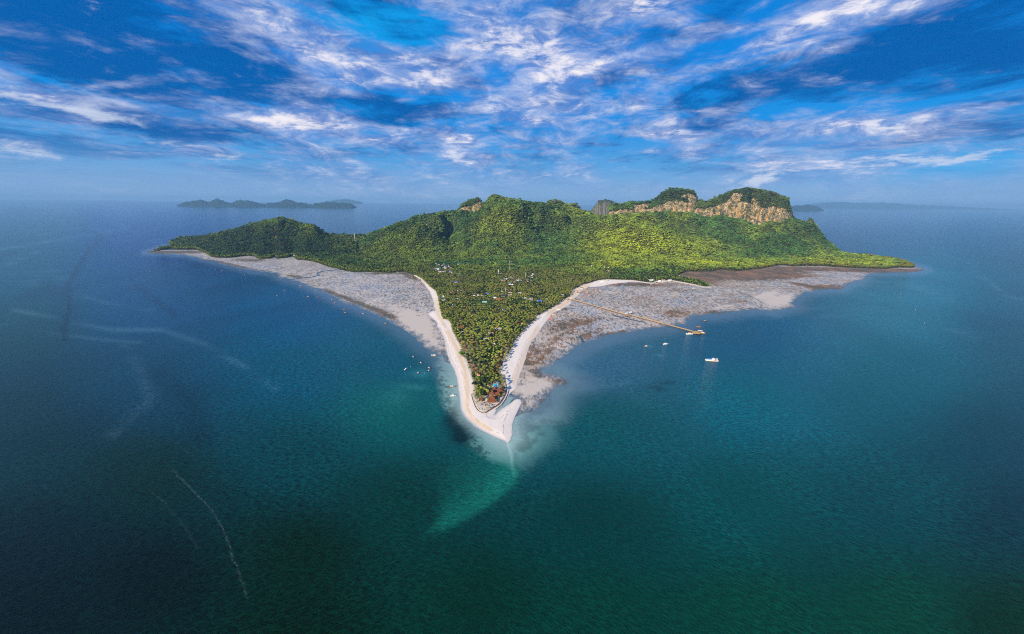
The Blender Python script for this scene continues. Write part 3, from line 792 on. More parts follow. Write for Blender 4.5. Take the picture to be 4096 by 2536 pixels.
WATER = [(50, 900, 0.0005, 0.0005, 0.0005), (50, 1300, 0.0005, 0.0005, 0.0005), (50, 1700, 0.0005, 0.0005, 0.0005), (50, 2100, 0.0005, 0.0005, 0.0005), (50, 2450, 0.0005, 0.0005, 0.0005), (600, 900, 0.0005, 0.0005, 0.1361), (600, 1200, 0.0005, 0.0352, 0.1217), (600, 1500, 0.0005, 0.0288, 0.0667), (600, 1900, 0.0005, 0.0123, 0.0046), (600, 2300, 0.0005, 0.0005, 0.0005), (1200, 1250, 0.0005, 0.065, 0.1781), (1200, 1500, 0.0005, 0.0651, 0.1223), (1200, 1800, 0.0005, 0.0395, 0.0462), (1200, 2200, 0.0005, 0.0097, 0.0014), (1200, 2500, 0.0005, 0.0082, 0.0005), (1550, 1450, 0.0005, 0.0713, 0.1286), (1560, 1620, 0.0005, 0.0963, 0.0844), (1600, 2000, 0.0005, 0.0308, 0.0224), (1900, 2400, 0.0005, 0.0238, 0.0123), (2400, 1450, 0.027, 0.1128, 0.1982), (2400, 1700, 0.0005, 0.0763, 0.0871), (2400, 2100, 0.0005, 0.0369, 0.0325), (2400, 2450, 0.0005, 0.0352, 0.0217), (3000, 1340, 0.0039, 0.0758, 0.1791), (3000, 1600, 0.0005, 0.0975, 0.1357), (3000, 2000, 0.0005, 0.0634, 0.0636), (3000, 2450, 0.0005, 0.0413, 0.0232), (3600, 1200, 0.0159, 0.1468, 0.2023), (3600, 1500, 0.0005, 0.0839, 0.1129), (3600, 2000, 0.0005, 0.0472, 0.0529), (3600, 2450, 0.0005, 0.0452, 0.0219), (4050, 900, 0.0005, 0.0005, 0.0005), (4050, 1300, 0.0005, 0.0389, 0.0585), (4050, 1700, 0.0005, 0.0325, 0.05), (4050, 2100, 0.0005, 0.0201, 0.0262), (4050, 2450, 0.0005, 0.0158, 0.0005), (1700, 850, 0.002, 0.03, 0.09), (3400, 870, 0.002, 0.03, 0.09), (2048, 820, 0.01, 0.05, 0.1)]
C = np.array(WATER, float)  # water colour per area; lens darkening of the lower left is painted in
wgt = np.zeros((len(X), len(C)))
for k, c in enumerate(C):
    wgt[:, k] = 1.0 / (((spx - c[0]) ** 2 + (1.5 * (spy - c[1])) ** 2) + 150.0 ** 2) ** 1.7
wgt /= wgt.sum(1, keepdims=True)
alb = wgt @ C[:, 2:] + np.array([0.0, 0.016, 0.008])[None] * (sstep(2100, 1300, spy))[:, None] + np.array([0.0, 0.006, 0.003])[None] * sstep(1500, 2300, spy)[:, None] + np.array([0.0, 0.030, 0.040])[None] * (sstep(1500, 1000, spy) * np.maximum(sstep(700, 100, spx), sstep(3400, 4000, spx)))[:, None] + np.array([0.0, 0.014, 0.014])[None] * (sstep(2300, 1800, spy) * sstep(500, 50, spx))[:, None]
nz1 = fbm(X / 260, Y / 420, 4, 71); nz2 = fbm(X / 60, Y / 110, 4, 72)
alb *= (0.85 + 0.3 * nz1)[:, None]
# pale slicks and dark lanes on the left and right
SLICK = [([(-100, 1010), (90, 985), (250, 955), (400, 930), (480, 920)], 16, .9), ([(-100, 1100), (0, 1080), (70, 1040), (150, 1010)], 22, .8), ([(150, 940), (300, 915), (500, 918)], 14, .6),
 ([(110, 1130), (200, 1080), (260, 1120)], 60, .35), ([(60, 1240), (180, 1265), (300, 1290), (450, 1320), (650, 1320)], 28, .6), ([(0, 1300), (200, 1330), (420, 1360), (560, 1370)], 22, .4),
 ([(650, 1320), (800, 1370), (950, 1450), (1100, 1550)], 34, .42), ([(300, 1175), (420, 1210), (600, 1240)], 24, .35), ([(490, 1370), (560, 1480), (600, 1600), (440, 1750)], 45, .25),
 ([(200, 960), (330, 950), (420, 940)], 12, .5), ([(1000, 1093), (1060, 1100), (1120, 1118)], 14, .8), ([(640, 960), (600, 965), (650, 975)], 16, .6), ([(700, 1020), (800, 1035), (900, 1060)], 14, .7),
 ([(3380, 1150), (3500, 1130), (3640, 1140), (3800, 1200)], 36, .5), ([(3300, 1260), (3500, 1240), (3700, 1280), (3900, 1350)], 40, .38), ([(3880, 1080), (3950, 1120), (4020, 1180), (4200, 1230)], 24, .45),
 ([(3740, 1000), (3900, 1060), (3930, 1110)], 12, .4), ([(3040, 1200), (3160, 1240), (3300, 1230)], 24, .5), ([(2990, 1260), (3060, 1255), (3120, 1265)], 14, .45), ([(2400, 1525), (2450, 1520), (2520, 1522)], 6, .9), ([(2700, 1360), (2800, 1352), (2900, 1360)], 6, .3),
 ([(2330, 1555), (2420, 1545), (2520, 1530)], 26, .35), ([(2170, 1480), (2300, 1440), (2420, 1380), (2560, 1340)], 30, .3)]
LANE = [([(325, 900), (350, 925), (400, 940), (395, 965), (350, 1010), (320, 1060), (290, 1110), (270, 1140), (280, 1200), (270, 1260), (255, 1320), (260, 1360)], 13, .75),
 ([(120, 1180), (200, 1150), (260, 1190)], 40, .35), ([(560, 1150), (620, 1200), (700, 1260)], 20, .4), ([(640, 1500), (760, 1600), (800, 1750)], 60, .3), ([(0, 1020), (60, 1010)], 20, .4)]
slick = np.clip(st([(p_, w_ * .6, v_) for p_, w_, v_ in SLICK], spx, spy, 1.8), 0, 1) * (0.1 + 1.4 * sstep(.3, .7, fbm(X / 300, Y / 60, 4, 74)))
lane = np.clip(st(LANE, spx, spy, 1.8), 0, 1)
alb = alb + 0.55 * slick[:, None] * np.array([0.055, 0.105, 0.13])
alb = alb * (1 - 0.8 * lane[:, None])
# shoals: sand seen through shallow water
shN = zone(SHOAL_L, spx, spy, X, Y, 10, 81, 22)
sh = np.where(spx > 2050, sstep(-46, 44, shN + (nz2 - .5) * 40), sstep(-14, 16, shN))
tipd = np.hypot((spx - 2035), (spy - 1740) * 1.15)
depthy = np.clip(1.0 - sstep(40, 150, np.where(spy > 1700, tipd, 60)), 0, 1)
shc = np.array([0.105, 0.270, 0.255])[None] * (1 - depthy[:, None]) + np.array([0.24, 0.42, 0.38])[None] * depthy[:, None]
weed = sstep(0.50, 0.56, fbm(X / 9, Y / 12, 4, 91)) * 0.6 * (spx < 1930) * sstep(26, 4, np.abs(shN - 6)) + sstep(0.5, 0.66, fbm(X / 30, Y / 45, 4, 93)) * 0.4 * (spx > 2060)
weed = np.maximum(weed, sstep(0.56, 0.60, fbm(X / 5, Y / 7, 3, 191)) * .7 * (spx < 1960) * sstep(1500, 1650, spy) * sstep(30, 8, shN))
shc = shc * (1 - weed[:, None])
shk = (0.88 - 0.42 * sstep(2090, 2200, spx) * sstep(1720, 1600, spy)) * sh
alb = alb * (1 - shk[:, None]) + shk[:, None] * shc
nearl = sstep(-95, 0, zone(FLAT_L, spx, spy, X, Y, 8, 82, 20)); nearr = sstep(-110, 0, zone(FLAT_R, spx, spy, X, Y, 8, 83, 20)); nearb = sstep(-34, 0, zone(BEACH, spx, spy, X, Y, 4, 84, 10))
for m_, c_, k_ in ((nearl, (0.12, 0.19, 0.25), .55), (nearr, (0.13, 0.20, 0.26), .6), (nearb, (0.32, 0.45, 0.43), .6)):
    alb = alb * (1 - k_ * m_[:, None]) + k_ * m_[:, None] * np.array(c_)
PLUME = [(2036, 1830), (2075, 1868), (2085, 1900), (2050, 1945), (1985, 2005), (1900, 2062), (1790, 2114), (1690, 2150), (1745, 2080), (1755, 1990), (1745, 1900), (1800, 1820), (1880, 1770)]
pl = poly_sdf(spx, spy * 1.2, [(a, c * 1.2) for a, c in PLUME])
edge_r = line_dist(spx, spy * 1.2, [(a, c * 1.2) for a, c in [(2085, 1890), (2050, 1945), (1985, 2005), (1900, 2062), (1790, 2114)]])
pl = pl + (fbm(X / 40, Y / 60, 3, 97) - .5) * 30
plm = sstep(-40, 80, pl) * 0.45 * np.exp(-(edge_r / 170.0) ** 1.2) + sstep(-16, 26, pl) * 0.5 * np.exp(-(edge_r / 70.0) ** 1.3)
plm = np.clip(plm, 0, 1)
plm *= (1 - sstep(1700, 2250, spy) * 0.55)
alb = alb * (1 - plm[:, None]) + plm[:, None] * np.array([0.010, 0.250, 0.175])
ridge = np.exp(-(line_dist(spx, spy, [(2031, 1773), (2042, 1810), (2048, 1850), (2052, 1900)]) / 5.0) ** 2)
alb += ridge[:, None] * np.array([0.10, 0.13, 0.12]) * sstep(1940, 1780, spy)[:, None] * (0.4 + nz2)[:, None]
# light sand patches and dark weed beds under the water
alb += blobs(spx, spy, [(1680, 1495, 38, 16, 0, 1), (1660, 1548, 55, 12, -5, .7), (1585, 1590, 60, 35, 0, .35), (2640, 1422, 16, 5, -10, .9), (2600, 1385, 10, 4, 0, 1)])[:, None] * np.array([0.02, 0.085, 0.085])
dk = blobs(spx, spy, [(2630, 1553, 40, 12, -8, .7), (2670, 1530, 40, 9, 0, .6), (1835, 1720, 45, 40, -40, 1.0), (1800, 1670, 26, 45, -30, .8), (1850, 1755, 40, 20, 0, .8)])
alb *= (1 - 0.62 * np.clip(dk, 0, 1) * (0.6 + 0.8 * nz2))[:, None]
FOAM = [[(690, 1880), (740, 1930), (800, 1990), (845, 2035), (880, 2095), (905, 2150), (925, 2215), (950, 2275), (970, 2330), (985, 2390)], [(600, 1960), (660, 2010), (710, 2070), (760, 2140), (790, 2190)]]
foam = np.zeros(len(X))
wobble = (fbm(X / 9, Y / 9, 3, 95) - 0.5) * 16
for pts, w, v in ((FOAM[0], 3.4, 1.0), (FOAM[1], 4.0, .35)):
    foam = np.maximum(foam, v * np.exp(-((line_dist(spx + wobble, spy, pts)) / w) ** 2))
alb = np.clip(alb, 0.0004, 0.6)
seaq = np.arange(len(X)).reshape(V.shape)
sq = np.stack([seaq[:-1, :-1], seaq[1:, :-1], seaq[1:, 1:], seaq[:-1, 1:]], -1).reshape(-1, 4)
# the sheet goes on beside and behind the camera
xl, yl = U[-1, 0] * V[-1, 0], V[-1, 0]
FARY = sYY[0]
extra = [(-2.7 * FARY, -20000, 0), (2.7 * FARY, -20000, 0), (-2.7 * FARY, FARY, 0), (2.7 * FARY, FARY, 0)]
nb = len(X)
verts = np.concatenate([np.stack([X, Y, np.zeros_like(X)], 1), np.array(extra)])
i_bl, i_br, i_tl, i_tr = seaq[-1, 0], seaq[-1, -1], seaq[0, 0], seaq[0, -1]
sea = mesh_np('sea', verts, [sq, np.array([(nb, nb + 1, i_br, i_bl)]), np.array([(nb, i_bl, i_tl), (nb + 1, i_tr, i_br)])], True)
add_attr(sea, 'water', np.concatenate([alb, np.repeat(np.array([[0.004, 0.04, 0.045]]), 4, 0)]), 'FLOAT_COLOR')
add_attr(sea, 'foam', np.concatenate([foam, np.zeros(4)]))
add_attr(sea, 'shoal', np.concatenate([np.maximum(np.maximum(sh, nearb), np.maximum(nearl, nearr)), np.zeros(4)]))
m_sea, nt, b = material('sea_water')
pos = nt.node('ShaderNodeNewGeometry').outputs['Position']
wc = nt.attr('water').outputs['Color']; fm = nt.attr('foam').outputs['Fac']; shl = nt.attr('shoal').outputs['Fac']
# two wind-wave trains that cross off the point: crests run one way on the left, the other on the right
def train(deg, sx1, sc, det=4):
    return nt.noise(nt.mapping(nt.mapping(pos, (1, 1, 1), (0, 0, math.radians(deg))), (sx1, 1, 1)), sc, det, 0.58, 0.5)


px_sep = nt.node('ShaderNodeSeparateXYZ', ins={0: pos}).outputs[0]
side = nt.ss(-260, 200, nt.math('ADD', px_sep, nt.math('MULTIPLY', nt.math('SUBTRACT', nt.noise(pos, 0.004, 3), 0.5), 500)))
tl, tr2 = train(-24, 0.22, 0.50), train(34, 0.22, 0.50)
r1 = nt.math('ADD', nt.math('MULTIPLY', tr2, side), nt.math('MULTIPLY', tl, nt.math('SUBTRACT', 1.0, side)))
r2 = train(14, 0.32, 0.26)
r3 = nt.noise(nt.mapping(pos, (0.6, 1.0, 1)), 0.05, 5, 0.65, 0.6)
gust = nt.noise(nt.mapping(pos, (1, 0.4, 1)), 0.0022, 5, 0.6, 0.8)
hsum = nt.math('ADD', r1, nt.math('MULTIPLY', r2, 0.6))
# wave highlights painted into the colour: crests lighter, troughs darker
crest = nt.ss(0.66, 0.98, hsum)
amp = nt.math('MULTIPLY', nt.ss(0.30, 0.68, gust, 0.35, 1.25), nt.ss(0.0, 0.6, shl, 1.0, 0.22))
var = nt.math('MULTIPLY_ADD', nt.math('MULTIPLY', nt.math('SUBTRACT', crest, 0.45), amp), 1.0, 1.0)
var = nt.math('MULTIPLY', var, nt.math('MULTIPLY_ADD', gust, 0.7, 0.65))
comb = nt.node('ShaderNodeCombineColor', ins={0: var, 1: var, 2: var}).outputs[0]
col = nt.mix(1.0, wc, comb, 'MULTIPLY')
fn = nt.ss(0.42, 0.62, nt.noise(pos, 0.35, 4, 0.7))
col = nt.mix(nt.math('MULTIPLY', nt.math('MULTIPLY', fm, fn), 0.26), col, (0.24, 0.36, 0.36))
nt.l.new(col, b.inputs['Base Color'])
b.inputs['Roughness'].default_value = 0.12
b.inputs['IOR'].default_value = 1.33; b.inputs['Specular IOR Level'].default_value = 0.14
bmp = nt.node('ShaderNodeBump'); bmp.inputs['Distance'].default_value = 1.1
nt.l.new(nt.ss(0.0, 1.0, shl, 0.95, 0.3), bmp.inputs['Strength'])
nt.l.new(nt.math('ADD', hsum, nt.math('MULTIPLY', r3, 1.2)), bmp.inputs['Height'])
nt.l.new(bmp.outputs[0], b.inputs['Normal'])
tag(link('sea', sea, m_sea), kind='structure')

# ------------------------------------------------------------------ haze
HZ = MB(); HZ.box(-2.75 * FARY, 2.75 * FARY, -20500, FARY * 1.03, -2.0, 780.0)
m_haze = bpy.data.materials.new('haze_air'); m_haze.use_nodes = True
ht = NT(m_haze.node_tree); ht.n.clear()
ho = ht.node('ShaderNodeOutputMaterial'); pv = ht.node('ShaderNodeVolumePrincipled')
pv.inputs['Color'].default_value = (0.27, 0.56, 0.92, 1)
pv.inputs['Density'].default_value = 2.2e-5
pv.inputs['Anisotropy'].default_value = 0.0
ht.l.new(pv.outputs[0], ho.inputs['Volume'])
m_haze.cycles.homogeneous_volume = True
tag(link('haze', HZ.mesh('haze'), m_haze), kind='stuff')

# ------------------------------------------------------------------ far islands
def far_island(name, pts, D, depth, label, cat, mat, foot=None, tcount=0):
    """a ridge of land at distance D: silhouette traced, real thickness"""
    P = np.array(pts, float)
    xs = np.linspace(P[0, 0], P[-1, 0], max(60, int((P[-1, 0] - P[0, 0]) / 2.5)))
    ys = np.interp(xs, P[:, 0], P[:, 1])
    jg = (fbm(xs / 9.0, xs * 0 + D, 4, 12) - .5) * 8.0 * np.clip((P[:, 1].max() - ys) / 8, 0, 1)
    ys = ys + jg
    n = 22
    vs = []
    for j, (x, y) in enumerate(zip(xs, ys)):
        Xr, Z = at_depth(x, y, D)
        Z = max(float(Z), 0.0)
        edge = min(1.0, min(j, len(xs) - 1 - j) / 8.0)
        for i in range(n):
            s = i / (n - 1) * 2 - 1
            w = depth * (0.25 + 0.75 * math.sqrt(max(0.0, min(1.0, edge))))
            prof = max(0.0, 1 - abs(s) ** 1.7)
            Yp = D + s * w
            hz = Z * prof
            hz += (float(vnoise(np.array([Xr / D * 500.0]), np.array([s * 6 + 4.0]), 8)[0]) - 0.5) * 0.22 * Z * (1 - prof) * 2
            vs.append((Xr / D * Yp, Yp, max(hz, -1) if 0 < i < n - 1 else -1))
    idx = np.arange(len(vs)).reshape(len(xs), n)
    q_ = np.stack([idx[:-1, :-1], idx[1:, :-1], idx[1:, 1:], idx[:-1, 1:]], -1).reshape(-1, 4)
    me = mesh_np(name, vs, q_, True)
    return tag(link(name, me, mat), label, cat)


def forest_mat(name, dark, light, sc, rock=None):
    m, nt, b = material(name)
    g = nt.node('ShaderNodeNewGeometry'); pos = g.outputs['Position']
    n = nt.noise(pos, sc, 8, 0.72)
    c = nt.mix(nt.ss(0.38, 0.62, n), dark, light)
    if rock:
        nz_ = nt.node('ShaderNodeSeparateXYZ', ins={0: g.outputs['Normal']}).outputs[2]
        c = nt.mix(nt.math('MULTIPLY', nt.ss(0.7, 0.5, nt.math('ADD', nz_, nt.math('MULTIPLY', nt.math('SUBTRACT', n, 0.5), 1.4))), 0.9), c, rock)
    nt.l.new(c, b.inputs['Base Color']); b.inputs['Roughness'].default_value = 1.0; b.inputs['Specular IOR Level'].default_value = 0.05
    bm_ = nt.node('ShaderNodeBump'); bm_.inputs['Strength'].default_value = 1.0; bm_.inputs['Distance'].default_value = 40
    nt.l.new(n, bm_.inputs['Height']); nt.l.new(bm_.outputs[0], b.inputs['Normal'])
    return m


mfar = forest_mat('far_forest', (0.006, 0.018, 0.014), (0.020, 0.045, 0.026), 0.006)
mkarst = forest_mat('far_karst', (0.03, 0.05, 0.03), (0.07, 0.09, 0.05), 0.02, (0.16, 0.15, 0.12))
far_island('far_island', [(708, 818), (724, 812), (760, 805), (782, 801), (800, 799), (820, 803), (836, 807), (850, 798), (870, 795), (890, 800), (918, 812), (935, 808), (950, 801), (965, 799), (985, 802),
 (1005, 803), (1030, 809), (1060, 816), (1075, 812), (1095, 809), (1115, 808), (1130, 802), (1147, 797), (1165, 801), (1190, 808), (1220, 813), (1242, 818), (1262, 813), (1285, 810), (1310, 808), (1335, 809),
 (1355, 813), (1375, 811), (1395, 812), (1410, 818), (1425, 827)], 24500, 1400, 'long dark blue forested island on the horizon at the left', 'island', mfar)
far_island('far_island', [(1300, 806), (1340, 798), (1360, 796), (1400, 799), (1450, 808)], 52000, 1800, 'faint pale island barely visible through the haze, right of the long dark island', 'island', mfar)
far_island('far_island', [(3150, 834), (3180, 822), (3210, 821), (3235, 818), (3260, 824), (3280, 829), (3296, 842)], 30000, 1200, 'small blue forested islet on the horizon beside the cliffs', 'island', mfar)
far_island('far_hills', [(3120, 827), (3200, 820), (3290, 811), (3380, 807), (3430, 812), (3500, 809), (3560, 812), (3640, 818), (3740, 822), (3850, 827), (3950, 832), (4090, 838)], 57000, 2600,
 'pale blue range of hills on the right horizon, fading in haze', 'hills', mfar)


def dome_rock(name, pts, D, label, mat, w):
    return far_island(name, pts, D, w, label, 'rock island', mat)


dome_rock('karst_island', [(2350, 852), (2358, 848), (2372, 830), (2380, 820), (2392, 803), (2404, 799), (2423, 797), (2445, 799), (2456, 806), (2462, 820), (2470, 852)], 7400, 'steep hazy limestone island standing in the gap behind the ridge', mkarst, 330)

# ------------------------------------------------------------------ buildings, described before they are built so the trees can make room
# (photo x, photo y of the roof centre, width m, depth m, turn deg, wall, roof, kind, label)
BRN, THA, WHT, BLU, ORG, GRY, CYA, RED, RUS = 'brown', 'thatch', 'white', 'blue', 'orange', 'grey', 'cyan', 'red', 'rust'
HOUSES = [
 (1970, 1590, 25, 25, 4, BRN, 'tent', 'largest brown pagoda roof of the restaurant, at the front of the resort tip'),
 (1993, 1572, 17, 17, 8, BRN, 'tent', 'second brown peaked restaurant roof, right of the largest one'),
 (1969, 1565, 13, 20, -10, BRN, 'hip', 'long dark brown roof behind the largest restaurant roof'),
 (2006, 1561, 12, 14, 10, BRN, 'hip', 'brown roof at the right edge of the restaurant beside the curved sea wall'),
 (1977, 1551, 9, 9, 0, BRN, 'tent', 'small brown peaked roof just in front of the swimming pool'),
 (1995, 1556, 10, 10, 5, BRN, 'tent', 'small brown peaked roof at the back of the restaurant, right of the pool'),
 (1925, 1593, 10, 10, 0, BRN, 'tent', 'small brown bar hut standing alone left of the restaurant on the sand terrace'),
 (2042, 1359, 10, 9, 5, BRN, 'tent', 'dark brown bungalow farthest up the row behind the right beach'),
 (2033, 1368, 10, 9, 5, BRN, 'tent', 'dark brown bungalow second from the far end of the right beach row'),
 (2029, 1379, 10, 9, 5, BRN, 'tent', 'dark brown bungalow third from the far end of the right beach row'),
 (2018, 1396, 9, 9, 8, BRN, 'tent', 'dark brown bungalow fourth from the far end of the right beach row'),
 (2015, 1407, 9, 9, 8, BRN, 'tent', 'dark brown bungalow fifth from the far end of the right beach row'),
 (2006, 1415, 9, 9, 8, BRN, 'tent', 'dark brown bungalow sixth from the far end of the right beach row'),
 (1999, 1424, 9, 9, 8, BRN, 'tent', 'dark brown bungalow seventh from the far end of the right beach row'),
 (1995, 1433, 9, 9, 8, BRN, 'tent', 'dark brown bungalow in the middle of the row behind the right beach'),
 (1998, 1445, 11, 10, 4, BRN, 'tent', 'wider dark brown bungalow just below the middle of the right beach row'),
 (1996, 1454, 11, 10, 4, BRN, 'tent', 'dark brown bungalow fourth from the near end of the right beach row'),
 (1988, 1464, 10, 9, 4, BRN, 'tent', 'dark brown bungalow third from the near end of the right beach row'),
 (1981, 1476, 10, 9, 4, BRN, 'tent', 'dark brown bungalow second from the near end of the right beach row'),
 (1987, 1485, 11, 9, 4, BRN, 'tent', 'dark brown bungalow at the near end of the right beach row'),
 (1854, 1367, 13, 9, 0, THA, 'hip', 'thatched bungalow nearest the left beach in the back line'),
 (1888, 1359, 14, 10, 0, THA, 'hip', 'thatched bungalow in the middle of the back line, second row behind the left beach'),
 (1890, 1369, 14, 10, 0, THA, 'hip', 'thatched bungalow with a white porch below the middle of the back line'),
 (1908, 1357, 11, 9, 0, THA, 'hip', 'thatched bungalow farthest from the left beach in the back line'),
 (1918, 1369, 13, 9, 0, THA, 'hip', 'wide thatched bungalow at the right end of the thatched group'),
 (1859, 1382, 12, 8, 0, THA, 'hip', 'thatched bungalow facing the left beach, third from the near end'),
 (1860, 1391, 12, 8, 0, THA, 'hip', 'thatched bungalow facing the left beach, second from the near end'),
 (1867, 1400, 11, 8, 0, THA, 'hip', 'thatched bungalow at the near end of the group by the left beach'),
 (1899, 1384, 11, 8, 0, THA, 'hip', 'thatched bungalow in the trees, upper one of the inner pair'),
 (1901, 1393, 10, 8, 0, THA, 'hip', 'thatched bungalow in the trees, lower one of the inner pair'),
 (1888, 1449, 9, 8, -8, RUS, 'hip', 'rust red roof farthest up the slanting line behind the left beach'),
 (1894, 1461, 10, 8, -8, RUS, 'hip', 'rust red roof second in the slanting line behind the left beach'),
 (1900, 1474, 11, 8, -8, RUS, 'hip', 'rust red roof third in the slanting line behind the left beach'),
 (1914, 1495, 9, 8, -8, ORG, 'hip', 'orange roof lowest in the slanting line behind the left beach'),
 (1941, 1355, 12, 10, 20, GRY, 'gable', 'pale grey flat gabled roof alone in the palms at the middle of the point'),
 (1980, 1373, 9, 6, 0, WHT, 'gable', 'small white house beneath the trees left of the bungalow row'),
 (1823, 1128, 24, 14, 5, BLU, 'gable', 'bright blue roof standing alone in the upper left of the palm forest'),
 (1768, 1185, 18, 16, 10, WHT, 'gable', 'bright white roof at the forest edge near the left beach'),
 (1775, 1199, 18, 12, 10, GRY, 'gable', 'pale grey house just in front of the bright white roof by the left beach'),
 (1803, 1168, 9, 9, 0, ORG, 'hip', 'small orange hipped roof left of the brown and orange house'),
 (1826, 1171, 17, 10, 0, ORG, 'gable', 'house with orange walls and brown roof in the village left part'),
 (1833, 1163, 8, 7, 0, WHT, 'gable', 'narrow white two storey house behind the orange walled house'),
 (1845, 1161, 12, 7, 0, GRY, 'gable', 'dark grey roof right of the narrow white house'),
 (1827, 1195, 13, 8, 8, CYA, 'gable', 'pale blue green roof in the palms below the orange walled house'),
 (1897, 1182, 13, 8, 0, WHT, 'gable', 'leftmost of the three white cottages in a line above the lawn'),
 (1913, 1181, 12, 8, 0, WHT, 'gable', 'middle white cottage above the lawn, a red roof behind it'),
 (1928, 1182, 12, 8, 0, WHT, 'gable', 'rightmost of the three white cottages in a line above the lawn'),
 (1912, 1175, 9, 7, 0, RED, 'gable', 'small red roof peeking out behind the middle white cottage'),
 (1947, 1175, 19, 11, 0, BLU, 'gable', 'blue roof in the village centre behind the long brown roof'),
 (1978, 1191, 20, 12, -4, WHT, 'gable', 'large white roofed hall next to the long brown roof'),
 (1998, 1197, 34, 17, 25, THA, 'hip', 'long brown hipped roof with a white veranda, the largest in the village'),
 (1938, 1208, 22, 9, 12, CYA, 'gable', 'turquoise roof on the lawn in the village centre'),
 (1900, 1219, 11, 7, 5, CYA, 'gable', 'small pale turquoise roof at the lower edge of the lawn'),
 (1808, 1219, 9, 8, 0, WHT, 'gable', 'small white house half hidden by palms near the left beach'),
 (2016, 1185, 11, 8, 20, BLU, 'gable', 'small blue roof touching the upper end of the long brown roof'),
 (2009, 1164, 12, 9, 0, CYA, 'flat', 'square two storey white building with a turquoise flat roof'),
 (2027, 1158, 16, 9, -5, THA, 'gable', 'brown gabled roof right of the square two storey building'),
 (2043, 1157, 14, 9, 0, THA, 'gable', 'second brown gabled roof right of the square two storey building'),
 (2037, 1131, 14, 10, 0, BLU, 'gable', 'blue roof above the village centre beside a white roof'),
 (2044, 1138, 26, 12, -5, WHT, 'gable', 'wide white roof in front of the upper blue roof'),
 (2052, 1128, 20, 8, -5, RED, 'gable', 'red roof behind the wide white roof in the upper village'),
 (2050, 1147, 15, 7, 0, ORG, 'gable', 'orange brown roof below the wide white roof'),
 (2040, 1170, 24, 7, 0, WHT, 'flat', 'long low white building along the village street'),
 (2038, 1178, 22, 7, 0, ORG, 'flat', 'long low ochre building beneath the long white one'),
 (2080, 1172, 17, 6, 0, WHT, 'flat', 'white roofed building at the right end of the village street'),
 (2128, 1179, 12, 8, -5, RED, 'gable', 'red roofed white house behind the walled field'),
 (2103, 1192, 17, 9, 0, WHT, 'gable', 'white twin gabled house by the wall of the field'),
 (2124, 1193, 22, 7, -5, GRY, 'gable', 'long grey roof right of the white twin gabled house'),
 (2157, 1203, 23, 20, 28, BLU, 'gable', 'big bright blue roof at the right side of the village'),
 (2182, 1193, 10, 8, 0, WHT, 'gable', 'small white house right of the big blue roof'),
 (2250, 1178, 16, 9, 10, GRY, 'gable', 'grey roof in the palms behind the start of the pier'),
 (2014, 1239, 10, 9, 30, BLU, 'gable', 'tiny blue roof alone in the palms below the long brown roof'),
 (1846, 1305, 23, 14, 0, BRN, 'hip', 'broad dark thatched pavilion behind the left beach'),
 (1848, 1326, 10, 8, 0, GRY, 'gable', 'small pale grey house in front of the broad dark pavilion'),
 (1994, 1313, 22, 10, 8, GRY, 'gable', 'grey roof behind the yellow dome in the palm forest'),
 (1968, 1329, 12, 10, 0, ORG, 'hip', 'orange hipped roof below the yellow dome'),
 (1957, 1332, 8, 7, 0, WHT, 'flat', 'small white block left of the orange hipped roof'),
 (2088, 1291, 9, 7, 0, RED, 'gable', 'faded red roof near the long path at the right of the point'),
 (2096, 1229, 11, 6, 0, ORG, 'gable', 'small orange roof in the palms left of the big blue roof'),
 (2262, 1196, 20, 8, 6, THA, 'gable', 'yellow roofed ticket hall at the landward end of the pier'),
 (2283, 1192, 13, 12, 10, WHT, 'hip', 'white roofed waiting hall beside the landward end of the pier'),
 (2326, 1150, 16, 9, 0, THA, 'gable', 'yellow brown beach shack nearest the corner of the right coast village'),
 (2312, 1169, 20, 9, 5, THA, 'gable', 'yellow brown beach shack above the pier on the sand'),
 (2300, 1163, 20, 8, 5, RUS, 'gable', 'rust brown shack behind the sand above the pier'),
 (2344, 1146, 20, 9, 5, GRY, 'gable', 'grey tin shack among the boats at the corner of the right coast'),
 (2408, 1126, 22, 10, 0, WHT, 'gable', 'pale tin roofed house on the sandy point of the right coast'),
 (2425, 1120, 20, 9, 0, GRY, 'gable', 'grey tin roofed house right of the pale one on the sandy point'),
]
rs = random.Random(11)
VILL = []
for k in range(40):
    VILL.append((1737 + rs.random() * 98, 1052 + rs.random() * 38, 11 + rs.random() * 8, 8 + rs.random() * 4, rs.uniform(-15, 15), rs.choice([WHT, GRY, GRY, RUS, GRY, CYA, BLU, WHT, RUS]), 'gable', None))
for k in range(22):
    VILL.append((1985 + rs.random() * 150, 1094 + rs.random() * 32, 10 + rs.random() * 8, 8 + rs.random() * 4, rs.uniform(-15, 15), rs.choice([WHT, GRY, WHT, RUS, GRY, CYA, RED]), 'gable', None))
for k in range(20):
    VILL.append((2592 + rs.random() * 100, 1117 + rs.random() * 9, 11 + rs.random() * 7, 8 + rs.random() * 3, rs.uniform(-15, 15), rs.choice([WHT, GRY, WHT, RUS, GRY]), 'gable', None))
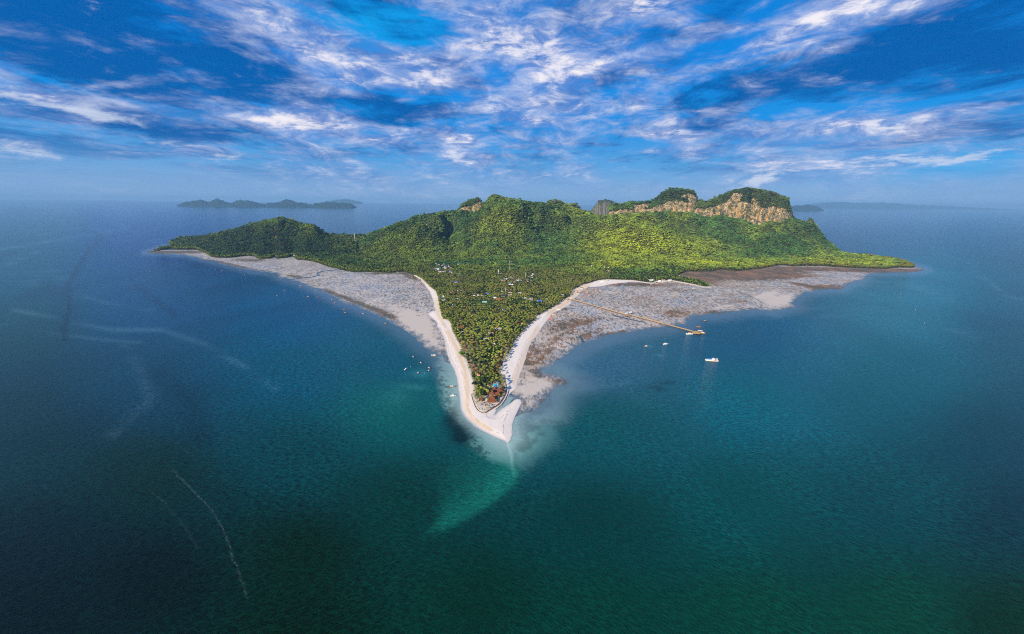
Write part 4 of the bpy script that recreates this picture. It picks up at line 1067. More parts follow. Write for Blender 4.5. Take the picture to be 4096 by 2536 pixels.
VILL += [(1001, 1015, 18, 10, 0, ORG, 'gable', None), (1031, 1011, 14, 9, 0, WHT, 'gable', None), (1180, 1020, 22, 10, 0, WHT, 'gable', None), (1196, 1021, 18, 10, 0, ORG, 'gable', None),
 (1390, 1008, 18, 10, 0, RUS, 'gable', None), (1405, 1006, 18, 10, 0, WHT, 'gable', None), (1440, 1018, 14, 10, 0, WHT, 'gable', None), (1650, 1023, 16, 10, 0, ORG, 'gable', None), (1866, 1051, 16, 10, 0, CYA, 'gable', None), (2417, 1068, 10, 10, 0, WHT, 'dome', None),
 (2425, 1067, 10, 10, 0, WHT, 'dome', None), (2433, 1069, 10, 10, 0, WHT, 'dome', None), (2431, 1083, 22, 9, 0, WHT, 'gable', None)]
ALLH = HOUSES + VILL
HB = np.array([(h[0], h[1], h[2], h[3]) for h in ALLH])

ROOFC = {BRN: (0.17, 0.062, 0.026), THA: (0.30, 0.15, 0.060), WHT: (0.80, 0.80, 0.78), BLU: (0.03, 0.16, 0.62), ORG: (0.62, 0.19, 0.035), GRY: (0.38, 0.40, 0.42), CYA: (0.25, 0.62, 0.66), RED: (0.42, 0.09, 0.05), RUS: (0.30, 0.095, 0.05)}
ROOFM = {k: simple_mat('roof_' + k, v, 0.8, 0.22, 0.9, 0.2) for k, v in ROOFC.items()}
m_wall = simple_mat('wall_plaster', (0.62, 0.58, 0.52), 0.85, 0.15, 0.5)
m_wood = simple_mat('wall_timber', (0.20, 0.10, 0.05), 0.85, 0.3, 0.8)
m_orange = simple_mat('wall_orange', (0.75, 0.20, 0.03), 0.8, 0.1)
m_dark = simple_mat('dark_opening', (0.02, 0.02, 0.022), 0.5, 0.1)


def roof_mesh(kind, w, d_, zb, hr, ov=0.9):
    """slab roof with a soffit; kind gable, hip, tent (two-pitched pyramid), flat, dome"""
    m = MB(); a, c = w / 2 + ov, d_ / 2 + ov; t = 0.22
    if kind == 'gable':
        for z0 in (zb,):
            m.add([(-a, -c, z0), (a, -c, z0), (a, 0, z0 + hr), (-a, 0, z0 + hr), (a, c, z0), (-a, c, z0),
                   (-a, -c, z0 - t), (a, -c, z0 - t), (a, 0, z0 + hr - t), (-a, 0, z0 + hr - t), (a, c, z0 - t), (-a, c, z0 - t)],
                  [(0, 1, 2, 3), (3, 2, 4, 5), (7, 6, 9, 8), (8, 9, 11, 10), (0, 6, 7, 1), (5, 4, 10, 11), (1, 7, 8, 2), (2, 8, 10, 4), (3, 9, 6, 0), (5, 11, 9, 3)])
    elif kind in ('hip', 'tent'):
        r = max(0.0, a - c) if kind == 'hip' else 0.0
        if kind == 'hip':
            m.add([(-a, -c, zb), (a, -c, zb), (a, c, zb), (-a, c, zb), (-max(r, .2), 0, zb + hr), (max(r, .2), 0, zb + hr)],
                  [(0, 1, 5, 4), (1, 2, 5), (2, 3, 4, 5), (3, 0, 4), (3, 2, 1, 0)])
        else:
            k = 0.46; z1 = zb + hr * 0.36
            ring = [(-a, -c), (a, -c), (a, c), (-a, c)]
            vs = [(x, y, zb) for x, y in ring] + [(x * k, y * k, z1) for x, y in ring] + [(0, 0, zb + hr)]
            m.add(vs, [(0, 1, 5, 4), (1, 2, 6, 5), (2, 3, 7, 6), (3, 0, 4, 7), (4, 5, 8), (5, 6, 8), (6, 7, 8), (7, 4, 8), (3, 2, 1, 0)])
    elif kind == 'flat':
        m.box(-a, a, -c, c, zb, zb + 0.4)
    else:
        n = 10
        for j in range(4):
            for i in range(n):
                def P(i_, j_):
                    th = 2 * math.pi * i_ / n; ph = math.pi / 2 * j_ / 4
                    return (w / 2 * math.cos(th) * math.cos(ph), d_ / 2 * math.sin(th) * math.cos(ph), zb + hr * math.sin(ph))
                m.add([P(i, j), P(i + 1, j), P(i + 1, j + 1), P(i, j + 1)], [(0, 1, 2, 3)])
    return m.mesh('roof')


_w = MB(); _w.box(-.75, .75, -.06, .06, -.7, .7); WIN = _w.mesh('window')


def make_house(x, y, w, d_, rot, colr, kind, label, cat='house', group=None):
    big = w > 15 and kind in ('tent', 'hip')
    hw = 3.2 if kind != 'flat' else 5.0
    if kind == 'tent': hw = 2.8
    hr = {'gable': d_ * 0.26, 'hip': d_ * 0.34, 'tent': w * (0.50 if w > 12 else 0.55), 'flat': 0.4, 'dome': w * 0.4}[kind]
    gx, gy = ground(x, y, 2.5 + hw + hr * 0.35)
    gx, gy = float(gx), float(gy)
    if y < 1090:
        for _ in range(3):
            z_ = float(height_at(gx, gy)); gx, gy = (float(v) for v in ground(x, y, z_ + hw))
    z = float(height_at(gx, gy))
    if y > 1100: z = max(z, 2.3)
    root = bpy.data.objects.new('beach_hut' if kind in ('tent',) and w <= 12 else ('restaurant_pavilion' if kind == 'tent' else 'house'), None)
    COL.objects.link(root); root.location = (gx, gy, z); root.rotation_euler = (0, 0, math.radians(rot))
    tag(root, label, cat, group)
    m = MB(); m.box(-w / 2 + .3, w / 2 - .3, -d_ / 2 + .3, d_ / 2 - .3, -1.0, hw)
    wm = m_wood if colr in (BRN, THA, RUS) and kind != 'gable' else m_wall
    if colr == ORG and 'orange walls' in (label or ''): wm = m_orange
    if kind == 'gable':
        m.add([(-w / 2 + .3, -d_ / 2 + .3, hw), (-w / 2 + .3, d_ / 2 - .3, hw), (-w / 2 + .3, 0, hw + hr * .95), (w / 2 - .3, -d_ / 2 + .3, hw), (w / 2 - .3, d_ / 2 - .3, hw), (w / 2 - .3, 0, hw + hr * .95)], [(0, 2, 1), (3, 4, 5)])
    link('wall', m.mesh('wall'), wm, root)
    if colr == ORG and 'orange walls' in (label or ''): rm_ = ROOFM[BRN]
    else: rm_ = ROOFM[colr]
    link('roof', roof_mesh(kind, w, d_, hw, hr), rm_, root)
    if w > 9 and y > 1100:
        for k in range(int(w // 4)):
            xx = -w / 2 + 1.5 + k * 3.6
            if xx + 1.6 < w / 2: link('window', WIN, m_dark, root, (xx + .75, -d_ / 2 + .24, 1.8))
    if kind == 'gable' and w > 16:
        link('roof_ridge', (lambda q_: (q_.bar((-w / 2 - .9, 0, hw + hr + .06), (w / 2 + .9, 0, hw + hr + .06), .5, .18), q_.mesh('roof_ridge'))[1])(MB()), m_wall, root)
    return root


for h in HOUSES: make_house(*h, cat='restaurant' if 'restaurant' in h[7] else ('bungalow' if 'bungalow' in h[7] else 'house'),
                            group='bungalows behind the right beach' if 'right beach row' in h[7] or 'row behind the right' in h[7] else ('thatched bungalows by the left beach' if 'thatched bung' in h[7] else None))
ORD2 = ['leftmost', 'second', 'third', 'fourth', 'fifth', 'sixth', 'seventh', 'eighth', 'ninth', 'tenth', 'eleventh', 'twelfth', 'thirteenth', 'fourteenth', 'fifteenth', 'sixteenth', 'seventeenth', 'eighteenth']
seen_v = {}
for h in sorted(VILL):
    x, y = h[0], h[1]
    cn = {WHT: 'white', GRY: 'grey', CYA: 'turquoise', BLU: 'blue', ORG: 'orange', RUS: 'rust red', RED: 'red'}[h[5]]
    if y < 1035 and x < 1300: w_, g = 'the shore of the left headland', 'houses at the foot of the left headland'
    elif y < 1060 and x > 1300 and x < 1700 or x == 1866: w_, g = 'the foot of the central hills', 'houses at the foot of the central hills'
    elif h[6] == 'dome': cn, w_, g = 'white dome', 'the clearing below the sunlit hill', 'dome tents in the hillside clearing'
    elif x < 1900: w_, g = 'the packed far village', 'houses of the far left village'
    elif x < 2300: w_, g = 'the upper central palms', 'houses in the upper palm forest'
    elif x < 2440: w_, g = 'the clearing by the dome tents', None
    else: w_, g = 'the right bay village', 'shacks on the right bay shore'
    k_ = seen_v.get((cn, w_), 0); seen_v[(cn, w_)] = k_ + 1
    lb = '%s %s roofed house from the left in %s' % (ORD2[k_], cn, w_) if k_ else 'leftmost %s roofed house in %s' % (cn, w_)
    make_house(*h[:7], lb, 'house', g)
ROOFM['yellow'] = simple_mat('roof_yellow', (0.85, 0.55, 0.02), 0.6, 0.1)
make_house(1985, 1312, 9, 9, 0, 'yellow', 'dome', 'round bright yellow dome in the middle of the palm forest', 'dome')

# ------------------------------------------------------------------ trees
m_leaf, nt, b = material('leaves')
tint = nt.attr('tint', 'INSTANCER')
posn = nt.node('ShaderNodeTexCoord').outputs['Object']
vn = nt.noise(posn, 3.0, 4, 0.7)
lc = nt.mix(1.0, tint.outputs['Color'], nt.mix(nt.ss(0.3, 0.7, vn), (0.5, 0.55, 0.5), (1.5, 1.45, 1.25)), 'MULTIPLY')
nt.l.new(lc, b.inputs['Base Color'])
b.inputs['Roughness'].default_value = 0.6; b.inputs['Specular IOR Level'].default_value = 0.25
m_trunk = simple_mat('trunk_bark', (0.22, 0.17, 0.12), 0.9, 0.3, 2.0)


def crown_broad(seed, n=150, lobes=6, flat=0.75):
    r = np.random.default_rng(seed)
    cs = [(0, 0, 0.05, 0.30)]
    for k in range(lobes):
        a = 2 * math.pi * k / lobes + r.uniform(-.4, .4); rad = r.uniform(.16, .28)
        cs.append((rad * math.cos(a), rad * math.sin(a), r.uniform(-.10, .16) * flat, r.uniform(.17, .25)))
    vs, fs = [], []
    for k in range(n):
        c = cs[r.integers(len(cs))]
        v = r.normal(size=3); v /= np.linalg.norm(v)
        if v[2] < -0.35: v[2] *= -1
        p = np.array(c[:3]) + v * c[3] * np.array([1, 1, flat]) * r.uniform(.78, 1.05)
        nrm = v + r.normal(size=3) * 0.55; nrm /= np.linalg.norm(nrm)
        t1 = np.cross(nrm, [0.3, 0.2, 1.0]); t1 /= np.linalg.norm(t1); t2 = np.cross(nrm, t1)
        s = r.uniform(.035, .075)
        b0 = len(vs)
        for aa, bb in ((-1, -.8), (1, -1), (1.1, .8), (-.7, 1.1)): vs.append(tuple(p + t1 * s * aa + t2 * s * bb + np.array([0, 0, 0.5])))
        fs.append((b0, b0 + 1, b0 + 2, b0 + 3))
    for c in cs:     # inner mass of branches and shaded leaves that stops light shining straight through
        b0 = len(vs); n1, n2_ = 7, 4
        for j in range(1, n2_):
            ph = math.pi * j / n2_
            for i in range(n1):
                th = 2 * math.pi * i / n1
                rr_ = c[3] * .80 * r.uniform(.85, 1.1)
                vs.append((c[0] + rr_ * math.sin(ph) * math.cos(th), c[1] + rr_ * math.sin(ph) * math.sin(th), c[2] + rr_ * math.cos(ph) * flat + .5))
        vs.append((c[0], c[1], c[2] + c[3] * .8 * flat + .5)); top = len(vs) - 1
        for j in range(n2_ - 2):
            for i in range(n1):
                a0 = b0 + j * n1 + i; a1 = b0 + j * n1 + (i + 1) % n1
                fs.append((a0, a0 + n1, a1 + n1, a1))
        for i in range(n1): fs.append((top, b0 + i, b0 + (i + 1) % n1))
    me = bpy.data.meshes.new('crown'); me.from_pydata(vs, [], fs); me.update(); me.materials.append(m_leaf)
    return me


def crown_palm(seed, nf=17):
    """unit crown radius 1, centre at the origin, fronds arching out and down"""
    r = random.Random(seed); m = MB()
    for k in range(nf):
        a = 2 * math.pi * k / nf * 1.0 + r.uniform(-.15, .15)
        lift = r.uniform(-.25, .85); L = r.uniform(.85, 1.08); droop = r.uniform(.55, 1.0)
        dr = Vector((math.cos(a), math.sin(a), 0)); sd = Vector((-math.sin(a), math.cos(a), 0))
        seg = 5; pts = []
        for s in range(seg + 1):
            t = s / seg
            pts.append(dr * (L * t * (1 - .12 * t)) + Vector((0, 0, lift * t * .55 - droop * t * t * .62)))
        for s in range(seg):
            w0 = .17 * math.sin(math.pi * min(1, (s / seg) * .85 + .10)) + .015; w1 = .17 * math.sin(math.pi * min(1, ((s + 1) / seg) * .85 + .10)) + .005
            p, q_ = pts[s], pts[s + 1]; dn = Vector((0, 0, -1))
            m.add([p, q_, q_ + sd * w1 + dn * w1 * .7, p + sd * w0 + dn * w0 * .7], [(0, 1, 2, 3)])
            m.add([p, q_, q_ - sd * w1 + dn * w1 * .7, p - sd * w0 + dn * w0 * .7], [(3, 2, 1, 0)])
    me = m.mesh('crown'); me.materials.append(m_leaf); return me


def trunk_mesh(h, r0, r1, lean, seed, branches=0):
    r = random.Random(seed); m = MB()
    pts = [(lean * (t / 4) ** 2, lean * .3 * (t / 4), h * t / 4) for t in range(5)]
    m.tube(pts, [r0 + (r1 - r0) * t / 4 for t in range(5)], 6)
    for k in range(branches):
        a = 2 * math.pi * k / branches + r.uniform(-.3, .3)
        m.tube([(lean, lean * .3, h * .72), (lean + math.cos(a) * h * .3, lean * .3 + math.sin(a) * h * .3, h * 1.15)], [r1 * .7, r1 * .25], 5)
    me = m.mesh('trunk'); me.materials.append(m_trunk); return me


def joined(name, parts):
    """parts: (mesh, matrix) joined with their materials"""
    vs, fs, mi, mats = [], [], [], []
    for me, mx in parts:
        b0 = len(vs); mt = me.materials[0]
        if mt not in mats: mats.append(mt)
        for v in me.vertices: vs.append(tuple(mx @ v.co))
        for p in me.polygons: fs.append(tuple(i + b0 for i in p.vertices)); mi.append(mats.index(mt))
    o = bpy.data.meshes.new(name); o.from_pydata(vs, [], fs)
    for mt in mats: o.materials.append(mt)
    o.polygons.foreach_set('material_index', mi); o.update(); return o


S3 = lambda a, c=None, e=None: Matrix.Diagonal((a, c or a, e or a, 1))
broad = [crown_broad(100 + k, 170, 5 + k % 3, .7 + .12 * (k % 2)) for k in range(5)]
palmc = [crown_palm(200 + k, 15 + k) for k in range(4)]
ptrunk = [trunk_mesh(1.0, 0.030, 0.018, 0.10 - .06 * k, 300 + k) for k in range(3)]
btrunk = [trunk_mesh(1.0, 0.060, 0.035, 0.02, 310 + k, 4) for k in range(2)]
# whole palms and trees for the masses, in metres
proto_col = bpy.data.collections.new('forest_sources')
protos = []
for k in range(4):
    hgt = (10, 12.5, 11, 14)[k]
    tr = ptrunk[k % 3]
    top = Vector((0.10 - .06 * (k % 3), (0.10 - .06 * (k % 3)) * .3, 1)) * hgt
    me = joined('palm', [(tr, S3(hgt * 1.0)), (palmc[k], Matrix.Translation(top) @ S3(4.3))])
    protos.append(me)
for k in range(5):
    protos.append(joined('tree', [(broad[k], Matrix.Translation((0, 0, 2.0)) @ S3(12.0)), (btrunk[k % 2], S3(6.0))]))
pobj = []
for k, me in enumerate(protos):
    o = bpy.data.objects.new('%02d_source' % k, me); proto_col.objects.link(o); pobj.append(o)


def scatter(step_near, y0, y1, x0, x1, seed):
    r = np.random.default_rng(seed)
    xs, ys = [], []
    Yc = y0
    while Yc < y1:
        st_ = step_near(Yc)
        n = int((x1 - x0) * Yc / st_)
        xx = (x0 * Yc) + (np.arange(n) + r.uniform(-.48, .48, n)) * st_
        xs.append(xx); ys.append(Yc + r.uniform(-.48, .48, n) * st_)
        Yc += st_
    return np.concatenate(xs), np.concatenate(ys)


def stepf(Y):
    if Y < 1500: return 8.5
    return 8.5 + (Y - 1500) / 2400.0 * 2.8


PX_, PY_ = scatter(stepf, 745, 4900, -1.04, 1.29, 5)
psd = land_sdf(PX_, PY_)
thr = 1.5 + (fbm(PX_ / 12, PY_ / 12, 2, 77)) * 3
ok = psd > thr
PX_, PY_, psd = PX_[ok], PY_[ok], psd[ok]
PZ_ = height_at(PX_, PY_)
e_ = 14.0
gxx = (height_at(PX_ + e_, PY_) - height_at(PX_ - e_, PY_)) / (2 * e_)
gyy = (height_at(PX_, PY_ + e_) - height_at(PX_, PY_ - e_)) / (2 * e_)
slope = np.hypot(gxx, gyy)
# facing the camera or near a crest, and not on bare rock
face = (-gxx * (-PX_) - gyy * (-PY_) + (HC - PZ_)) / np.hypot(PX_, PY_)
rk_n = fbm(PX_ / 45, PZ_ / 45, 3, 55)
prock = height_at(PX_, PY_, TR_GRID)
ok = (face > -0.16) & (prock < 0.42 + (rk_n - .5) * .9)
PX_, PY_, psd, PZ_, slope = (a[ok] for a in (PX_, PY_, psd, PZ_, slope))
psx, psy = project(PX_, PY_, PZ_ + 6)
# open ground: terrace at the tip, lawns, room in front of the buildings
r = np.random.default_rng(99)
u1 = r.random(len(PX_))
drop = ((psy > 1588 - 0.35 * (psx - 1950)) & (psy > 1400)) | ((psy > 1575) & (psx > 1935)) | ((psx > 1960) & (psy > 1530) & (psx < 2008))
lawn = blobs(psx, psy, [(1915, 1207, 36, 7, 0, 1), (1960, 1210, 26, 7, 0, 1), (2090, 1202, 40, 6, 0, 1), (1940, 1388, 12, 6, 0, 1), (2030, 1066, 40, 5, 0, .9), (2016, 1480, 9, 25, 0, 1)])
drop |= lawn > 0.45
hb_near = np.zeros(len(PX_), bool)
pxm = F / np.maximum(PY_, 1)
for hx, hy, hw_, hd_ in HB:
    selm = np.abs(psx - hx) < 60
    ix = np.where(selm)[0]
    k_ = pxm[ix]
    tx, ty = project(PX_[ix], PY_[ix], PZ_[ix] + 9)
    hit = (np.abs(tx - hx) < (hw_ * .5 + 1.5) * k_) & (ty > hy - 8 * k_ * .5) & (psy[ix] < hy + 12.0 * k_ * .75 + 2) & (np.abs(ty - hy) < 11 * k_)
    hb_near[ix[hit]] = True
drop |= hb_near & (u1 < np.where(psy < 1345, 0.90, 0.72))
gap = fbm(PX_ / 34, PY_ / 34, 3, 66)
drop |= (gap > 0.64) & (u1 < 0.6) & (psy > 1040)
keep = ~drop
PX_, PY_, psd, PZ_, slope, psx, psy, u1 = (a[keep] for a in (PX_, PY_, psd, PZ_, slope, psx, psy, u1))
N = len(PX_)
r = np.random.default_rng(5)
zmix = psy + (fbm(PX_ / 150, PY_ / 150, 3, 14) - .5) * 90
zone_p = sstep(1045, 1120, zmix) * (1 - sstep(1560, 1480, psx) * (psx < 1620))
zone_p = np.where(psx > 2440, zone_p * 0.12, zone_p)
patch = fbm(PX_ / 55, PY_ / 55, 3, 61)
edge_l = (psd < 16) & (psx < 1850) & (psy < 1345)
is_palm = (r.random(N) < zone_p * np.where(patch > 0.56, 0.35, 0.86)) & ~(edge_l & (r.random(N) < .8))
scl = np.where(is_palm, r.uniform(.82, 1.25, N), np.where(psy > 1090, r.uniform(.42, 1.15, N), (stepf(3500) * 1.45 / 12) * r.uniform(.62, 1.45, N) * np.clip(PY_ / 3500, .7, 1.3)))
big = (r.random(N) < .03) & ~is_palm
scl = np.where(big, scl * 1.6, scl)
var = np.where(is_palm, r.integers(0, 4, N), r.integers(4, 9, N))
# leaf colours of the stands, with hill sun patches and shade painted in
g1 = fbm(PX_ / 260, PY_ / 260, 4, 33)[:, None]; g2 = r.random(N)[:, None]; g3 = fbm(PX_ / 60, PY_ / 60, 3, 34)[:, None]
g1 = sstep(0.35, 0.65, g1)
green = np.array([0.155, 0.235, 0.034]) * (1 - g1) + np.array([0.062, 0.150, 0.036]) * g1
sunny = np.array([0.300, 0.370, 0.022])  # yellow-green stands, brightened further as a painted sun patch on the hill
dark_shaded = np.array([0.020, 0.052, 0.020])  # cliff-top forest; also paints cloud shade on the headland and knoll shade
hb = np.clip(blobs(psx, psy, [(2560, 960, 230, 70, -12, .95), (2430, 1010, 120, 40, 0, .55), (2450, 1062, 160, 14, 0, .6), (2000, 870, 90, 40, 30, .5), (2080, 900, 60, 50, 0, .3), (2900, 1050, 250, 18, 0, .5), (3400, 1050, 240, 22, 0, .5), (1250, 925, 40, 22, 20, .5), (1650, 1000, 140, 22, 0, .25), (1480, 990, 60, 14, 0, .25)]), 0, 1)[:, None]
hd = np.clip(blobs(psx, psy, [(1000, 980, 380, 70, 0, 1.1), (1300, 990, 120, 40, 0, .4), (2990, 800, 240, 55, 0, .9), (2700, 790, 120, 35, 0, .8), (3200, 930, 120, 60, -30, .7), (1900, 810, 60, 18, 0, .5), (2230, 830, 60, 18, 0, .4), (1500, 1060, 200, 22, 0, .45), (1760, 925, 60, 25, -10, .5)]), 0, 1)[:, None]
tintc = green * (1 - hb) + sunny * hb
tintc = tintc * (1 - hd * .85) + dark_shaded * hd * .85
tintc *= np.clip(0.42 + .95 * g2 + .7 * (g3 - .5) * 2, .22, 2.0)
shore = ((psd < 22) & (psy > 1030))[:, None]
tintc = np.where(shore & (psx[:, None] < 1700) & (g2 > .35), np.array([0.13, 0.165, 0.020]) * (0.6 + .5 * g2), tintc)
tintc = np.where(shore & (psx[:, None] > 2700) & (g2 > .45), np.array([0.16, 0.150, 0.018]) * (0.5 + .6 * g2), tintc)
autumn = (r.random(N) < .010)[:, None] & (psy < 1060)[:, None]
tintc = np.where(autumn, np.array([0.20, 0.12, 0.045]), tintc)
pal = np.array([0.37, 0.38, 0.048]) * (1 - g2) + np.array([0.15, 0.24, 0.030]) * g2
pal = pal * np.clip(0.55 + 1.0 * (g3 - .2), .4, 1.5)
pal = np.where((r.random(N) < .07)[:, None], np.array([0.24, 0.17, 0.03]), pal)
up = sstep(1400, 1080, psy)[:, None]
pal = pal * (1 - .35 * up)
lowbush = np.array([0.030, 0.065, 0.014]) * (0.5 + .9 * g2)
brightbush = np.array([0.115, 0.185, 0.020]) * (0.7 + .6 * g2)
inpen = (r.random(N) < sstep(1060, 1120, zmix))[:, None]
tintc = np.where(inpen, np.where(g2 > .72, brightbush, lowbush), tintc)
tintc = np.where(edge_l[:, None], np.array([0.15, 0.21, 0.02]) * (.7 + .5 * g2), tintc)
tintc = np.where(is_palm[:, None], pal, tintc)
rot = r.uniform(0, 2 * math.pi, N)
order = np.argsort(PY_)
palm_ix = [i for i in order if is_palm[i]][:296]
tree_ix = [i for i in order if not is_palm[i]][:240]
single = np.zeros(N, bool); single[palm_ix] = True; single[tree_ix] = True


def mass(name, mask, label_kind):
    v = np.stack([PX_[mask], PY_[mask], PZ_[mask] - .3], 1)
    me = bpy.data.meshes.new(name); me.vertices.add(len(v)); me.vertices.foreach_set('co', v.astype(np.float32).ravel())
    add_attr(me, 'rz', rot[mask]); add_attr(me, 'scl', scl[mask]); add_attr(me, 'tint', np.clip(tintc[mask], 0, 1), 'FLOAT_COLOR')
    a = me.attributes.new('var', 'INT', 'POINT'); a.data.foreach_set('value', var[mask].astype(np.int32))
    o = bpy.data.objects.new(name, me); COL.objects.link(o); tag(o, kind='stuff')
    ng = bpy.data.node_groups.new(name + '_nodes', 'GeometryNodeTree')
    ng.interface.new_socket('Geometry', in_out='INPUT', socket_type='NodeSocketGeometry')
    ng.interface.new_socket('Geometry', in_out='OUTPUT', socket_type='NodeSocketGeometry')
    gi = ng.nodes.new('NodeGroupInput'); go = ng.nodes.new('NodeGroupOutput')
    ip = ng.nodes.new('GeometryNodeInstanceOnPoints'); ci = ng.nodes.new('GeometryNodeCollectionInfo')
    ci.inputs['Collection'].default_value = proto_col; ci.inputs['Separate Children'].default_value = True; ci.inputs['Reset Children'].default_value = True
    m2p = ng.nodes.new('GeometryNodeMeshToPoints')

    def na(nm, ty):
        n_ = ng.nodes.new('GeometryNodeInputNamedAttribute'); n_.data_type = ty; n_.inputs[0].default_value = nm; return n_.outputs[0]
    L = ng.links
    L.new(gi.outputs[0], m2p.inputs[0]); L.new(m2p.outputs[0], ip.inputs['Points'])
    L.new(ci.outputs[0], ip.inputs['Instance']); ip.inputs['Pick Instance'].default_value = True
    L.new(na('var', 'INT'), ip.inputs['Instance Index'])
    cx3 = ng.nodes.new('ShaderNodeCombineXYZ'); L.new(na('rz', 'FLOAT'), cx3.inputs[2]); L.new(cx3.outputs[0], ip.inputs['Rotation'])
    cs3 = ng.nodes.new('ShaderNodeCombineXYZ'); s_ = na('scl', 'FLOAT')
    for k in range(3): L.new(s_, cs3.inputs[k])
    L.new(cs3.outputs[0], ip.inputs['Scale']); L.new(ip.outputs[0], go.inputs[0])
    md = o.modifiers.new('forest', 'NODES'); md.node_group = ng
    return o


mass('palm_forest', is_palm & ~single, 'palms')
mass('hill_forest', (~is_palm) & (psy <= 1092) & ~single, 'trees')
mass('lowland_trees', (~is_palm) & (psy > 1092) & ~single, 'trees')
print('TREES', N, int(is_palm.sum()))


MARKS = [('the largest restaurant roof', 1970, 1590), ('the small bar hut', 1925, 1593), ('the swimming pool', 1981, 1540), ('the nearest dark bungalow', 1987, 1485), ('the lime green tree', 1843, 1426),
 ('the lowest orange roof', 1914, 1495), ('the topmost rust red roof', 1888, 1449), ('the wider bungalow mid row', 1998, 1445), ('the nearest thatched bungalow', 1867, 1400), ('the curved wall top', 2024, 1535),
 ('the left wall end', 1890, 1570), ('the long garden path', 1880, 1431), ('the sixth dark bungalow', 2006, 1415), ('the lone grey roof', 1941, 1355), ('the inner thatched pair', 1900, 1388)]
ORD = ['closest', 'second closest', 'third closest', 'fourth closest', 'fifth closest', 'sixth closest', 'seventh closest', 'eighth closest', 'ninth closest', 'tenth closest', 'eleventh closest', 'twelfth closest',
 'thirteenth closest', 'fourteenth closest', 'fifteenth closest', 'sixteenth closest', 'seventeenth closest', 'eighteenth closest', 'nineteenth closest', 'twentieth closest']
DIRS = ['right of', 'behind and right of', 'behind', 'behind and left of', 'left of', 'in front and left of', 'in front of', 'in front and right of']


def rank_labels(ixs, word):
    """each plant is named by the landmark nearest to it, the side it stands on and its rank there"""
    buckets = {}
    for i in ixs:
        d_ = [((psx[i] - mx) ** 2 + (1.6 * (psy[i] - my)) ** 2, k) for k, (_, mx, my) in enumerate(MARKS)]
        dd, k = min(d_)
        a = math.atan2(-(psy[i] - MARKS[k][2]) * 1.6, psx[i] - MARKS[k][1])
        s_ = int(round(a / (math.pi / 4))) % 8
        buckets.setdefault((k, s_, word(i)), []).append((dd, i))
    out = {}
    for (k, s_, wd), lst in buckets.items():
        for n_, (dd, i) in enumerate(sorted(lst)):
            out[i] = '%s %s %s %s' % (ORD[min(n_, len(ORD) - 1)], wd, DIRS[s_], MARKS[k][0])
    return out


def add_palm(x, y, z, s, rz, tn, v, label, group):
    root = bpy.data.objects.new('palm_tree', None); COL.objects.link(root)
    root.location = (x, y, z); root.rotation_euler = (0, 0, rz); root.scale = (s, s, s)
    tag(root, label, 'palm tree', group)
    hgt = (10, 12.5, 11, 14)[v]; ln = 0.10 - .06 * (v % 3)
    t = bpy.data.objects.new('trunk', ptrunk[v % 3]); COL.objects.link(t); t.parent = root; t.scale = (hgt,) * 3
    c = bpy.data.objects.new('crown', palmc[v]); COL.objects.link(c); c.parent = root; c.location = Vector((ln, ln * .3, 1)) * hgt; c.scale = (4.3,) * 3
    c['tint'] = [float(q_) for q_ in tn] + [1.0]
    return root


def add_tree(x, y, z, s, rz, tn, v, label, group, name='broadleaf_tree'):
    root = bpy.data.objects.new(name, None); COL.objects.link(root)
    root.location = (x, y, z); root.rotation_euler = (0, 0, rz); root.scale = (s, s, s)
    tag(root, label, 'tree', group)
    t = bpy.data.objects.new('trunk', btrunk[v % 2]); COL.objects.link(t); t.parent = root; t.scale = (6,) * 3
    c = bpy.data.objects.new('crown', broad[v]); COL.objects.link(c); c.parent = root; c.location = (0, 0, 2.0); c.scale = (12,) * 3
    c['tint'] = [float(q_) for q_ in tn] + [1.0]
    return root


plab = rank_labels(palm_ix, lambda i: ('tall ' if var[i] in (1, 3) else 'short ') + ('yellow' if tintc[i][0] > .19 else 'green') + ' coconut palm')
tlab = rank_labels(tree_ix, lambda i: ('bright' if tintc[i][1] > .11 else 'dark') + ' green bushy tree')
for i in palm_ix: add_palm(PX_[i], PY_[i], PZ_[i] - .2, scl[i], rot[i], tintc[i], int(var[i]), plab[i], 'coconut palms on the point')
for i in tree_ix: add_tree(PX_[i], PY_[i], PZ_[i] - .2, scl[i], rot[i], tintc[i], int(var[i]) - 4, tlab[i], 'bushy trees on the point')


def on_land(x, y, z=2.4):
    a, c = ground(x, y, z); return float(a), float(c)


